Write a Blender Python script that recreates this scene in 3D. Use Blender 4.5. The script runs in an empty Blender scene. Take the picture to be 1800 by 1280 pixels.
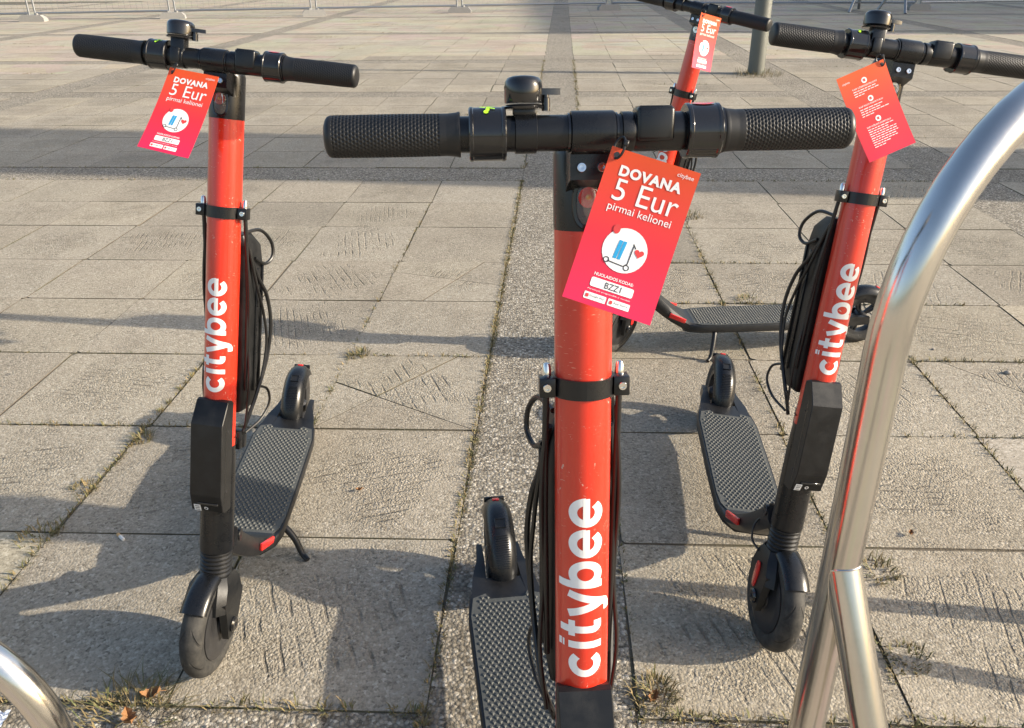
import bpy, bmesh, math, random
from mathutils import Matrix, Vector
R = math.radians
rnd = random.Random(7)
scene = bpy.context.scene
COL = scene.collection

# ------------------------------------------------------------------ camera
CAM_H, PITCH, ROLL, FPX = 1.18833, 0.45637, -0.00808, 1463.45
cd = bpy.data.cameras.new('camera')
cd.sensor_fit = 'HORIZONTAL'; cd.sensor_width = 36.0; cd.lens = FPX / 1800 * 36
cd.clip_start = 0.02; cd.clip_end = 3000
cam = bpy.data.objects.new('camera', cd); COL.objects.link(cam)
fw = Vector((0, math.cos(PITCH), -math.sin(PITCH))); rt = Vector((1, 0, 0)); up = rt.cross(fw)
r2 = rt * math.cos(ROLL) + up * math.sin(ROLL); u2 = up * math.cos(ROLL) - rt * math.sin(ROLL)
cam.matrix_world = Matrix(((r2.x, u2.x, -fw.x, 0), (r2.y, u2.y, -fw.y, 0), (r2.z, u2.z, -fw.z, CAM_H), (0, 0, 0, 1)))
scene.camera = cam

# ------------------------------------------------------------------ light
SUN_AZ, SUN_EL = R(98.2), R(22.0)            # azimuth from +Y towards +X
world = bpy.data.worlds.new('World'); scene.world = world; world.use_nodes = True
wn = world.node_tree
sky = wn.nodes.new('ShaderNodeTexSky'); sky.sky_type = 'NISHITA'; sky.sun_disc = False
sky.sun_elevation = SUN_EL; sky.sun_rotation = SUN_AZ; sky.air_density = 1.0; sky.dust_density = 3.0; sky.ozone_density = 1.0
bg = wn.nodes['Background']; bg.inputs['Strength'].default_value = 0.145
wn.links.new(sky.outputs['Color'], bg.inputs['Color'])
sl = bpy.data.lights.new('sun', 'SUN'); sl.energy = 4.6; sl.angle = R(0.6); sl.color = (1.0, 0.895, 0.74)
sun = bpy.data.objects.new('sun', sl); COL.objects.link(sun)
sv = Vector((math.sin(SUN_AZ) * math.cos(SUN_EL), math.cos(SUN_AZ) * math.cos(SUN_EL), math.sin(SUN_EL)))
sun.rotation_euler = sv.to_track_quat('Z', 'Y').to_euler()
vs = scene.view_settings
vs.view_transform = 'Standard'; vs.look = 'None'; vs.exposure = 0.82; vs.gamma = 1.0
scene.cycles.use_denoising = True
scene.cycles.max_bounces = 8

# ------------------------------------------------------------------ materials
MATS = {}
def node_mat(name):
    m = bpy.data.materials.new(name); m.use_nodes = True
    MATS[name] = m
    nt = m.node_tree
    return m, nt, nt.nodes['Principled BSDF']
class NT:
    def __init__(s, nt): s.nt = nt
    def n(s, typ, **kw):
        nd = s.nt.nodes.new('ShaderNode' + typ)
        for k, v in kw.items(): setattr(nd, k, v)
        return nd
    def l(s, a, b): s.nt.links.new(a, b)
    def val(s, sock, v):
        if hasattr(v, 'is_output'): s.l(v, sock)
        else: sock.default_value = v
    def math(s, op, a, b=0.0, clamp=False):
        nd = s.n('Math', operation=op); nd.use_clamp = clamp
        s.val(nd.inputs[0], a); s.val(nd.inputs[1], b); return nd.outputs[0]
    def noise(s, vec, scale, detail=3.0, rough=0.55, dist=0.0):
        nd = s.n('TexNoise'); s.l(vec, nd.inputs['Vector'])
        nd.inputs['Scale'].default_value = scale; nd.inputs['Detail'].default_value = detail
        nd.inputs['Roughness'].default_value = rough; nd.inputs['Distortion'].default_value = dist
        return nd
    def voro(s, vec, scale, feature='F1'):
        nd = s.n('TexVoronoi', feature=feature); s.l(vec, nd.inputs['Vector'])
        nd.inputs['Scale'].default_value = scale; return nd
    def ramp(s, fac, stops):
        nd = s.n('ValToRGB'); cr = nd.color_ramp
        while len(cr.elements) < len(stops): cr.elements.new(0.5)
        for e, (p, c) in zip(cr.elements, stops):
            e.position = p; e.color = (c, c, c, 1) if isinstance(c, (int, float)) else (*c, 1)
        s.l(fac, nd.inputs[0]); return nd.outputs[0]
    def mix(s, fac, a, b, mode='MIX'):
        nd = s.n('Mix', data_type='RGBA', blend_type=mode)
        s.val(nd.inputs[0], fac)
        for i, v in ((6, a), (7, b)):
            if hasattr(v, 'is_output'): s.l(v, nd.inputs[i])
            else: nd.inputs[i].default_value = (*v, 1)
        return nd.outputs[2]
    def bump(s, h, strength, dist, normal=None):
        nd = s.n('Bump'); nd.inputs['Strength'].default_value = strength; nd.inputs['Distance'].default_value = dist
        s.l(h, nd.inputs['Height'])
        if normal is not None: s.l(normal, nd.inputs['Normal'])
        return nd.outputs[0]

def plain(name, col, rough=0.5, metal=0.0, coat=0.0, grime=0.0, bump=0.0, bscale=300.0, spec=0.5):
    m, nt, b = node_mat(name); t = NT(nt)
    co = t.n('TexCoord').outputs['Object']
    b.inputs['Roughness'].default_value = rough; b.inputs['Metallic'].default_value = metal
    b.inputs['Coat Weight'].default_value = coat; b.inputs['Coat Roughness'].default_value = 0.08
    b.inputs['Specular IOR Level'].default_value = spec
    nz = t.noise(co, 38.0, 5.0, 0.65)
    if grime > 0:
        f = t.ramp(nz.outputs['Fac'], [(0.42, 0.0), (0.75, grime)])
        t.l(t.mix(f, col, tuple(min(1, c * 0.5 + 0.06) for c in col)), b.inputs['Base Color'])
    else:
        v = t.ramp(nz.outputs['Fac'], [(0.3, 0.94), (0.7, 1.06)])
        t.l(t.mix(1.0, v, col, 'MULTIPLY'), b.inputs['Base Color'])
    t.l(t.ramp(nz.outputs['Fac'], [(0.3, rough * 0.85), (0.75, min(1, rough * 1.25))]), b.inputs['Roughness'])
    if bump > 0:
        nb = t.noise(co, bscale, 2.0)
        t.l(t.bump(nb.outputs['Fac'], bump, 0.001), b.inputs['Normal'])
    return m

def emission_free_gradient(name, stops, axis='Y', lo=0.0, hi=1.0, rough=0.4):
    m, nt, b = node_mat(name); t = NT(nt)
    sx = t.n('SeparateXYZ'); t.l(t.n('TexCoord').outputs['Object'], sx.inputs[0])
    mr = t.n('MapRange'); t.l(sx.outputs[axis], mr.inputs[0]); mr.inputs[1].default_value = lo; mr.inputs[2].default_value = hi
    t.l(t.ramp(mr.outputs[0], stops), b.inputs['Base Color']); b.inputs['Roughness'].default_value = rough
    b.inputs['Specular IOR Level'].default_value = 0.4
    return m

def orange_paint():
    m, nt, b = node_mat('orange_paint'); t = NT(nt)
    co = t.n('TexCoord').outputs['Object']
    inf = t.n('ObjectInfo').outputs['Random']
    add = t.n('VectorMath', operation='ADD'); t.l(co, add.inputs[0])
    cx = t.n('CombineXYZ'); t.l(t.math('MULTIPLY', inf, 13.0), cx.inputs[0]); t.l(inf, cx.inputs[1]); t.l(cx.outputs[0], add.inputs[1])
    v = add.outputs[0]
    scr = t.noise(v, 95.0, 6.0, 0.7, 1.2)
    big = t.noise(v, 17.0, 1.0)
    chip = t.math('MULTIPLY', t.ramp(scr.outputs['Fac'], [(0.64, 0.0), (0.655, 1.0)]), t.ramp(big.outputs['Fac'], [(0.46, 0.0), (0.54, 1.0)]))
    dirt = t.ramp(t.noise(v, 9.0, 4.0).outputs['Fac'], [(0.4, 0.0), (0.8, 0.35)])
    base = t.mix(dirt, (0.60, 0.024, 0.006), (0.46, 0.026, 0.011))
    mp = t.n('Mapping'); t.l(v, mp.inputs[0]); mp.inputs['Scale'].default_value = (140, 140, 900); mp.inputs['Rotation'].default_value = (0.5, 0.3, 0)
    sc2 = t.math('MULTIPLY', t.ramp(t.noise(mp.outputs[0], 1.0, 2.0).outputs['Fac'], [(0.66, 0.0), (0.70, 0.9)]), t.ramp(t.noise(v, 23.0, 2.0).outputs['Fac'], [(0.52, 0.0), (0.60, 1.0)]))
    base = t.mix(sc2, base, (0.66, 0.22, 0.15))
    t.l(t.mix(chip, base, (0.60, 0.33, 0.26)), b.inputs['Base Color'])
    b.inputs['Coat Weight'].default_value = 0.7; b.inputs['Coat Roughness'].default_value = 0.05
    t.l(t.ramp(scr.outputs['Fac'], [(0.3, 0.30), (0.7, 0.42)]), b.inputs['Roughness'])
    t.l(t.bump(chip, 0.3, 0.0005), b.inputs['Normal'])
    return m

def stainless(name='stainless'):
    m, nt, b = node_mat(name); t = NT(nt)
    co = t.n('TexCoord').outputs['Object']
    mp = t.n('Mapping'); t.l(co, mp.inputs[0]); mp.inputs['Scale'].default_value = (520, 520, 9)
    nz = t.noise(mp.outputs[0], 1.0, 3.0)
    n2 = t.noise(co, 14.0, 5.0)
    b.inputs['Metallic'].default_value = 1.0
    t.l(t.mix(t.ramp(n2.outputs['Fac'], [(0.45, 0), (0.8, 0.5)]), (0.66, 0.64, 0.60), (0.52, 0.49, 0.45)), b.inputs['Base Color'])
    t.l(t.ramp(nz.outputs['Fac'], [(0.3, 0.17), (0.7, 0.23)]), b.inputs['Roughness'])
    b.inputs['Anisotropic'].default_value = 0.3
    return m

def concrete(name, strip=False, far_bright=False):
    m, nt, b = node_mat(name); t = NT(nt)
    pos = t.n('NewGeometry').outputs['Position']
    tc = t.n('TexCoord'); ob = tc.outputs['Object']
    rndm = t.n('ObjectInfo').outputs['Random']
    big = t.noise(pos, 1.1, 4.0, 0.6)
    mid = t.noise(pos, 9.0, 5.0, 0.65)
    # aggregate grains
    v1 = t.voro(pos, 175.0 if not strip else 135.0)
    v2 = t.voro(pos, 330.0)
    g1 = t.n('SeparateColor'); t.l(v1.outputs['Color'], g1.inputs[0])
    g2 = t.n('SeparateColor'); t.l(v2.outputs['Color'], g2.inputs[0])
    if strip:
        c = t.ramp(g1.outputs[0], [(0.0, (0.17, 0.150, 0.125)), (0.3, (0.345, 0.31, 0.255)), (0.8, (0.47, 0.428, 0.36)), (0.96, (0.72, 0.67, 0.59))])
        edge = t.ramp(v1.outputs['Distance'], [(0.32, 1.0), (0.75, 0.58)])
        c = t.mix(1.0, c, edge, 'MULTIPLY')
    else:
        c = t.ramp(g1.outputs[0], [(0.0, (0.13, 0.112, 0.088)), (0.16, (0.30, 0.268, 0.215)), (0.55, (0.41, 0.37, 0.305)), (0.85, (0.50, 0.455, 0.38)), (0.97, (0.66, 0.61, 0.53))])
        c = t.mix(0.35, c, t.ramp(g2.outputs[1], [(0.0, (0.11, 0.098, 0.08)), (0.3, (0.36, 0.325, 0.265)), (1.0, (0.54, 0.495, 0.415))]))
        worn = t.ramp(mid.outputs['Fac'], [(0.40, 0.0), (0.66, 0.45)])
        c = t.mix(worn, c, (0.43, 0.387, 0.318))
    tone = t.ramp(big.outputs['Fac'], [(0.25, (0.66, 0.645, 0.61)), (0.5, (0.84, 0.825, 0.79)), (0.8, (0.95, 0.93, 0.875))])
    c = t.mix(1.0, c, tone, 'MULTIPLY')
    stain = t.ramp(t.noise(pos, 3.3, 6.0, 0.7).outputs['Fac'], [(0.54, 0.0), (0.76, 0.45)])
    c = t.mix(stain, c, (0.20, 0.17, 0.13))
    h = t.math('MULTIPLY', v1.outputs['Distance'], -1.0)
    h = t.math('ADD', h, t.math('MULTIPLY', t.noise(pos, 420.0, 2.0).outputs['Fac'], 0.8))
    h = t.math('ADD', h, t.math('MULTIPLY', mid.outputs['Fac'], 0.6))
    b.inputs['Roughness'].default_value = 0.93; b.inputs['Specular IOR Level'].default_value = 0.25
    if strip:
        t.l(c, b.inputs['Base Color'])
        t.l(t.bump(h, 0.9, 0.004), b.inputs['Normal']); return m
    # per-slab tone
    pt = t.ramp(rndm, [(0.0, (0.84, 0.835, 0.83)), (0.3, (0.98, 0.965, 0.95)), (0.6, (1.0, 1.0, 1.0)), (0.8, (0.93, 0.92, 0.89)), (1.0, (1.08, 1.07, 1.05))])
    if far_bright:
        wv_ = t.voro(pos, 1.9); pt = t.mix(0.12, (1.24, 1.22, 1.18), wv_.outputs['Color'])  # far copy: brightness of the distance lifted into the colour
    c = t.mix(1.0, c, pt, 'MULTIPLY')
    gv = t.voro(pos, 5.2); gs = t.n('SeparateColor'); t.l(gv.outputs['Color'], gs.inputs[0])
    gum = t.math('MULTIPLY', t.ramp(gv.outputs['Distance'], [(0.045, 1.0), (0.065, 0.0)]), t.ramp(gs.outputs[2], [(0.55, 0.0), (0.6, 0.55)]))
    c = t.mix(gum, c, (0.14, 0.13, 0.115))
    # combed grooves scratched into the slab's middle, direction differs per slab
    rot = t.n('VectorRotate', rotation_type='Z_AXIS'); t.l(ob, rot.inputs['Vector'])
    a1 = t.math('ADD', t.math('MULTIPLY', t.math('FRACT', t.math('MULTIPLY', rndm, 7.3)), 2.4), -0.5)
    t.l(a1, rot.inputs['Angle'])
    sp = t.n('SeparateXYZ'); t.l(rot.outputs[0], sp.inputs[0])
    wob = t.noise(pos, 17.0, 2.0)
    ph = t.math('ADD', t.math('MULTIPLY', sp.outputs['X'], t.math('ADD', 30.0, t.math('MULTIPLY', t.math('FRACT', t.math('MULTIPLY', rndm, 3.7)), 22.0))), t.math('MULTIPLY', wob.outputs['Fac'], 0.35))
    fr = t.math('FRACT', ph)
    groove = t.ramp(fr, [(0.0, 1.0), (0.10, 1.0), (0.20, 0.0), (0.93, 0.0), (1.0, 1.0)])
    so = t.n('SeparateXYZ'); t.l(ob, so.inputs[0])
    rr = t.math('ADD', t.math('POWER', t.math('ABSOLUTE', t.math('MULTIPLY', so.outputs['X'], 4.6)), 2.0),
                t.math('POWER', t.math('ABSOLUTE', t.math('MULTIPLY', so.outputs['Y'], 4.6)), 2.0))
    rr = t.math('ADD', rr, t.math('MULTIPLY', t.math('SUBTRACT', t.noise(pos, 8.0, 3.0).outputs['Fac'], 0.5), 3.4))
    mask = t.ramp(rr, [(0.25, 1.0), (0.8, 0.0)])
    has = t.ramp(t.math('FRACT', t.math('MULTIPLY', rndm, 17.7)), [(0.30, 0.05), (0.5, 1.0)])
    gm = t.math('MULTIPLY', t.math('MULTIPLY', groove, mask), has)
    gm = t.math('MULTIPLY', gm, t.ramp(t.noise(pos, 15.0, 3.0).outputs['Fac'], [(0.44, 0.0), (0.62, 1.0)]))
    rough_mask = t.math('MULTIPLY', mask, has)
    h = t.math('MULTIPLY', h, t.math('ADD', 0.55, t.math('MULTIPLY', rough_mask, 1.0)))
    h = t.math('SUBTRACT', h, t.math('MULTIPLY', gm, 1.7))
    c = t.mix(t.math('MULTIPLY', gm, 0.55), c, (0.13, 0.11, 0.085))
    t.l(c, b.inputs['Base Color'])
    t.l(t.bump(h, 0.3 if far_bright else 0.9, 0.0026), b.inputs['Normal'])
    return m

def soil():
    m, nt, b = node_mat('soil'); t = NT(nt)
    pos = t.n('NewGeometry').outputs['Position']
    n1 = t.noise(pos, 60.0, 5.0, 0.7); n2 = t.noise(pos, 2.5, 4.0)
    c = t.mix(n1.outputs['Fac'], (0.055, 0.046, 0.034), (0.19, 0.16, 0.115))
    c = t.mix(t.ramp(n2.outputs['Fac'], [(0.45, 0.0), (0.65, 0.6)]), c, (0.06, 0.07, 0.025))
    t.l(c, b.inputs['Base Color']); b.inputs['Roughness'].default_value = 1.0
    t.l(t.bump(n1.outputs['Fac'], 0.8, 0.006), b.inputs['Normal'])
    return m

def tyre_mat():
    m, nt, b = node_mat('tyre_rubber'); t = NT(nt)
    ob = t.n('TexCoord').outputs['Object']
    sp = t.n('SeparateXYZ'); t.l(ob, sp.inputs[0])
    an = t.math('ARCTAN2', sp.outputs['Z'], sp.outputs['X'])
    ay = t.math('ABSOLUTE', sp.outputs['Y'])
    ph = t.math('ADD', t.math('MULTIPLY', an, 10 / (2 * math.pi) * 1.0), t.math('MULTIPLY', ay, 34.0))
    fr = t.math('FRACT', ph)
    gr = t.ramp(fr, [(0.0, 1.0), (0.07, 1.0), (0.11, 0.0), (1.0, 0.0)])
    ctr = t.ramp(ay, [(0.0, 1.0), (0.0016, 1.0), (0.0024, 0.0)])
    sel = t.ramp(ay, [(0.0045, 0.0), (0.005, 1.0), (0.019, 1.0), (0.0195, 0.0)])
    g = t.math('MULTIPLY', gr, sel)
    nz = t.noise(ob, 60.0, 5.0, 0.7)
    c = t.mix(t.ramp(nz.outputs['Fac'], [(0.35, 0.0), (0.75, 1.0)]), (0.016, 0.016, 0.0155), (0.060, 0.056, 0.049))
    c = t.mix(t.math('MULTIPLY', g, 0.85), c, (0.006, 0.006, 0.006))
    t.l(c, b.inputs['Base Color']); b.inputs['Roughness'].default_value = 0.72
    h = t.math('SUBTRACT', t.math('MULTIPLY', nz.outputs['Fac'], 0.15), g)
    t.l(t.bump(h, 0.8, 0.002), b.inputs['Normal'])
    return m

orange_paint(); stainless(); concrete('slab_concrete'); concrete('slab_far_bright', far_bright=True); concrete('aggregate_concrete', True); soil(); tyre_mat()
plain('satin_black', (0.0055, 0.006, 0.007), 0.28, grime=0.06, bump=0.06, bscale=900)
plain('gloss_black', (0.010, 0.010, 0.011), 0.14, coat=0.4)
plain('box_black', (0.006, 0.0065, 0.0072), 0.40, grime=0.16, bump=0.12, bscale=1400, spec=0.4)
plain('grip_rubber', (0.0075, 0.008, 0.009), 0.46, grime=0.05)
plain('cable_black', (0.010, 0.010, 0.010), 0.38)
plain('deck_rubber', (0.056, 0.060, 0.056), 0.62, grime=0.55, bump=0.15, bscale=700)
plain('deck_plastic', (0.008, 0.008, 0.0085), 0.40, grime=0.12)
plain('rim_dark', (0.03, 0.03, 0.032), 0.4, metal=0.3, grime=0.4)
plain('chrome', (0.75, 0.74, 0.72), 0.12, metal=1.0)
plain('red_reflector', (0.62, 0.022, 0.018), 0.22, coat=0.5)
plain('white_print', (0.80, 0.80, 0.79), 0.45)
plain('ink_black', (0.03, 0.03, 0.035), 0.6)
plain('ink_blue', (0.02, 0.32, 0.62), 0.5)
plain('ink_red', (0.62, 0.05, 0.05), 0.5)
plain('ink_pink', (0.80, 0.16, 0.20), 0.5)
plain('lime_print', (0.45, 0.85, 0.03), 0.4)
plain('lamp_amber', (0.55, 0.33, 0.12), 0.2, metal=0.6)
plain('galvanised', (0.32, 0.33, 0.34), 0.42, metal=0.85, grime=0.3)
plain('foot_concrete', (0.32, 0.31, 0.29), 0.9, grime=0.5, bump=0.5, bscale=180)
plain('post_paint', (0.12, 0.125, 0.105), 0.55, grime=0.6, bump=0.2, bscale=120)
plain('building_plaster', (0.42, 0.38, 0.32), 0.9, grime=0.4, bump=0.4, bscale=60)
plain('pane_glass', (0.03, 0.035, 0.04), 0.06, spec=0.8)
plain('dry_leaf', (0.26, 0.125, 0.045), 0.8, grime=0.6)
plain('butt_white', (0.72, 0.70, 0.66), 0.8, grime=0.3)
plain('butt_filter', (0.55, 0.33, 0.14), 0.8)
plain('wrapper_white', (0.62, 0.66, 0.74), 0.4)
plain('wrapper_orange', (0.62, 0.26, 0.05), 0.4)
plain('pebble', (0.30, 0.27, 0.23), 0.9, grime=0.6, bump=0.4, bscale=200)
m, nt, b_ = node_mat('lens_glass'); b_.inputs['Transmission Weight'].default_value = 0.9; b_.inputs['Roughness'].default_value = 0.03; b_.inputs['IOR'].default_value = 1.3
for nm, ca, cb in (('grass_dry', (0.27, 0.195, 0.09), (0.13, 0.11, 0.045)), ('grass_green', (0.085, 0.10, 0.03), (0.20, 0.17, 0.07))):
    m, nt, b_ = node_mat(nm); t = NT(nt)
    nz = t.noise(t.n('NewGeometry').outputs['Position'], 90.0, 2.0)
    t.l(t.mix(t.ramp(nz.outputs['Fac'], [(0.35, 0.0), (0.65, 1.0)]), ca, cb), b_.inputs['Base Color'])
    b_.inputs['Roughness'].default_value = 0.7
emission_free_gradient('tag_print', [(0.0, (0.70, 0.024, 0.088)), (0.45, (0.70, 0.034, 0.052)), (1.0, (0.69, 0.085, 0.018))], 'Y', -0.066, 0.066, 0.38)
emission_free_gradient('tag_print_back', [(0.0, (0.66, 0.018, 0.055)), (0.45, (0.68, 0.035, 0.040)), (1.0, (0.70, 0.105, 0.022))], 'Y', -0.066, 0.066, 0.42)

# ------------------------------------------------------------------ mesh helpers
class MB:
    def __init__(s): s.v = []; s.f = []; s.mi = []
    def add(s, vs, fs, M=None, mi=0):
        o = len(s.v)
        for p in vs:
            p = Vector(p); s.v.append(tuple(M @ p) if M is not None else tuple(p))
        for f in fs: s.f.append(tuple(i + o for i in f)); s.mi.append(mi)
        return s
    def box(s, c, size, bev=0.0, seg=2, M=None, mi=0, taper=None):
        bm = bmesh.new(); bmesh.ops.create_cube(bm, size=1.0)
        for v in bm.verts:
            k = 1.0
            v.co = Vector((v.co.x * size[0], v.co.y * size[1], v.co.z * size[2]))
            if taper and v.co.z > 0: v.co.x *= taper; v.co.y *= taper
            v.co += Vector(c)
        if bev > 0: bmesh.ops.bevel(bm, geom=bm.edges[:], offset=bev, segments=seg, affect='EDGES', profile=0.5)
        bm.verts.index_update()
        s.add([v.co.copy() for v in bm.verts], [[v.index for v in f.verts] for f in bm.faces], M, mi); bm.free(); return s
    def lathe(s, prof, seg=32, M=None, mi=0, caps=True, a0=0.0, a1=2 * math.pi):
        # prof: (radius, z) along local Z
        full = abs(a1 - a0 - 2 * math.pi) < 1e-6
        n = seg if full else seg + 1
        vs, fs = [], []
        for r, z in prof:
            for i in range(n):
                a = a0 + (a1 - a0) * i / seg
                vs.append((r * math.cos(a), r * math.sin(a), z))
        for j in range(len(prof) - 1):
            for i in range(seg):
                k = (i + 1) % n
                fs.append((j * n + i, j * n + k, (j + 1) * n + k, (j + 1) * n + i))
        if caps and full:
            if prof[0][0] > 1e-6: fs.append(tuple(reversed(range(n))))
            if prof[-1][0] > 1e-6: fs.append(tuple(range((len(prof) - 1) * n, len(prof) * n)))
        return s.add(vs, fs, M, mi)
    def tube(s, pts, r, seg=10, closed=False, caps=True, mi=0, M=None):
        pts = [Vector(p) for p in pts]; n = len(pts)
        rs = r if isinstance(r, (list, tuple)) else [r] * n
        T = []
        for i in range(n):
            a = pts[(i - 1) % n] if (closed or i > 0) else pts[i]
            b = pts[(i + 1) % n] if (closed or i < n - 1) else pts[i]
            T.append((b - a).normalized())
        nrm = T[0].orthogonal().normalized(); vs, fs = [], []
        for i in range(n):
            if i: nrm = (nrm - T[i] * nrm.dot(T[i])).normalized()
            bi = T[i].cross(nrm)
            for k in range(seg):
                a = 2 * math.pi * k / seg
                vs.append(pts[i] + (nrm * math.cos(a) + bi * math.sin(a)) * rs[i])
        for i in range(n if closed else n - 1):
            for k in range(seg):
                k2 = (k + 1) % seg; j = (i + 1) % n
                fs.append((i * seg + k, i * seg + k2, j * seg + k2, j * seg + k))
        if caps and not closed:
            fs.append(tuple(reversed(range(seg)))); fs.append(tuple(range((n - 1) * seg, n * seg)))
        return s.add(vs, fs, M, mi)
    def prism(s, outline, z0, z1, M=None, mi=0):
        n = len(outline)
        vs = [(x, y, z0) for x, y in outline] + [(x, y, z1) for x, y in outline]
        fs = [tuple(reversed(range(n))), tuple(range(n, 2 * n))] + [(i, (i + 1) % n, n + (i + 1) % n, n + i) for i in range(n)]
        return s.add(vs, fs, M, mi)
    def loft(s, rings, caps=True, M=None, mi=0):
        n = len(rings[0]); vs = [p for r in rings for p in r]; fs = []
        for j in range(len(rings) - 1):
            for i in range(n):
                k = (i + 1) % n
                fs.append((j * n + i, j * n + k, (j + 1) * n + k, (j + 1) * n + i))
        if caps: fs.append(tuple(reversed(range(n)))); fs.append(tuple(range((len(rings) - 1) * n, len(rings) * n)))
        return s.add(vs, fs, M, mi)
    def mesh(s, name, mats, smooth=True, angle=40.0, recalc=True):
        me = bpy.data.meshes.new(name); me.from_pydata(s.v, [], s.f); me.update()
        if recalc:
            bm = bmesh.new(); bm.from_mesh(me); bmesh.ops.recalc_face_normals(bm, faces=bm.faces[:]); bm.to_mesh(me); bm.free()
        if isinstance(mats, str): mats = [mats]
        for mname in mats: me.materials.append(MATS[mname])
        if len(mats) > 1: me.polygons.foreach_set('material_index', s.mi)
        if smooth:
            me.shade_smooth(); me.set_sharp_from_angle(angle=R(angle))
        return me

def spline(pts, n=8):
    P = [Vector(p) for p in pts]; P = [2 * P[0] - P[1]] + P + [2 * P[-1] - P[-2]]; out = []
    for i in range(1, len(P) - 2):
        for k in range(n):
            t = k / n; a, b, c, d = P[i - 1], P[i], P[i + 1], P[i + 2]
            out.append(0.5 * ((2 * b) + (c - a) * t + (2 * a - 5 * b + 4 * c - d) * t * t + (3 * b - a - 3 * c + d) * t ** 3))
    out.append(P[-2]); return out

def obj(name, me, parent=None, M=None, label=None):
    o = bpy.data.objects.new(name, me); COL.objects.link(o)
    if parent is not None: o.parent = parent
    if M is not None: o.matrix_basis = M
    if label: o['label'] = label
    return o
def tag(o, label, cat, group=None):
    o['label'] = label; o['category'] = cat
    if group: o['group'] = group
    return o
def empty(name, M):
    o = bpy.data.objects.new(name, None); COL.objects.link(o); o.empty_display_size = 0.1; o.matrix_basis = M; return o
def struct(o): o['kind'] = 'structure'; return o
T_ = Matrix.Translation
def RX(a): return Matrix.Rotation(a, 4, 'X')
def RY(a): return Matrix.Rotation(a, 4, 'Y')
def RZ(a): return Matrix.Rotation(a, 4, 'Z')

def text_mesh(body, offset=0.0, space=1.0):
    cu = bpy.data.curves.new('lettering', 'FONT'); cu.body = body; cu.offset = offset; cu.space_character = space
    cu.fill_mode = 'FRONT'; cu.resolution_u = 4
    ob = bpy.data.objects.new('lettering', cu); COL.objects.link(ob)
    dg = bpy.context.evaluated_depsgraph_get()
    me = bpy.data.meshes.new_from_object(ob.evaluated_get(dg))
    vs = [tuple(v.co) for v in me.vertices]; fs = [tuple(p.vertices) for p in me.polygons]
    bpy.data.objects.remove(ob); bpy.data.curves.remove(cu); bpy.data.meshes.remove(me)
    x0 = min(v[0] for v in vs); x1 = max(v[0] for v in vs); y0 = min(v[1] for v in vs); y1 = max(v[1] for v in vs)
    return vs, fs, (x0, x1, y0, y1)

# ------------------------------------------------------------------ ground and paving
PAV = 0.04332
def W(u, v, z=0.0):
    u = u + 0.0155 * (v - 2.5)
    return Vector((u * math.cos(PAV) + v * math.sin(PAV), -u * math.sin(PAV) + v * math.cos(PAV), z))
g = MB(); L = 900.0
xs = [-L, -60, -20, -8, 0, 8, 20, 60, L]
vs_ = [(x, y, -0.0022) for y in xs for x in xs]; n = len(xs)
g.add(vs_, [(j * n + i, j * n + i + 1, (j + 1) * n + i + 1, (j + 1) * n + i) for j in range(n - 1) for i in range(n - 1)])
struct(obj('ground', g.mesh('ground', 'soil', smooth=False)))

UC = [-.18 - .465 * k for k in range(0, 11)][::-1] + [.19, .665, 1.19, 1.69, 2.19]
col_cells = [(UC[i], UC[i + 1]) for i in range(10)] + [(.19, .665), (.665, 1.19), (1.19, 1.69), (1.69, 2.19)]
k = 2.55
for blk in range(4):
    for q in range(8): col_cells.append((k, k + .48)); k += .48
    k += .36
k = UC[0] - .36
for blk in range(4):
    for q in range(8): col_cells.append((k - .48, k)); k -= .48
    k -= .36
row_near = [1.031, 1.51, 1.994, 2.467, 2.954, 3.413, 3.922, 4.367, 4.855]
row_cells = [(row_near[i], row_near[i + 1]) for i in range(8)]
def rows_from(v, n, d=.48):
    for q in range(n): row_cells.append((v, v + d)); v += d
    return v
v = rows_from(5.18, 6); v = rows_from(v + .34, 5); v = rows_from(v + .35, 8); v = rows_from(v + .35, 8); v = rows_from(v + .35, 8); VEND = rows_from(v + .35, 8)
v = .70
for q in range(6): row_cells.append((v - .48, v)); v -= .48
# cast strips between the slab fields: long ones whole, cross ones butted between them
def strip_gaps(cells):
    c = sorted(cells); out = []
    for a, b in zip(c, c[1:]):
        if b[0] - a[1] > .05: out.append((a[1], b[0]))
    return out
ugaps = strip_gaps(col_cells); vgaps = strip_gaps(row_cells)
pv = MB(); UMIN, UMAX = min(c[0] for c in col_cells), max(c[1] for c in col_cells); VMIN = min(r[0] for r in row_cells)
def strip_quad(u0, u1, v0, v1, nu, nv, z):
    vs2 = []; fs2 = []
    for j in range(nv + 1):
        for i in range(nu + 1):
            vs2.append(W(u0 + (u1 - u0) * i / nu, v0 + (v1 - v0) * j / nv, z))
    for j in range(nv):
        for i in range(nu):
            a = j * (nu + 1) + i; fs2.append((a, a + 1, a + nu + 2, a + nu + 1))
    pv.add(vs2, fs2)
for a, b in ugaps: strip_quad(a + .003, b - .003, VMIN, VEND, 1, 40, -0.0008)
edges = [UMIN] + [x for ab in ugaps for x in ab] + [UMAX]
for a, b in vgaps:
    for i in range(0, len(edges), 2):
        strip_quad(edges[i], edges[i + 1], a + .003, b - .003, 8, 1, -0.0008)
pavement = struct(obj('pavement', pv.mesh('pavement', 'aggregate_concrete', smooth=False)))
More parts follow.
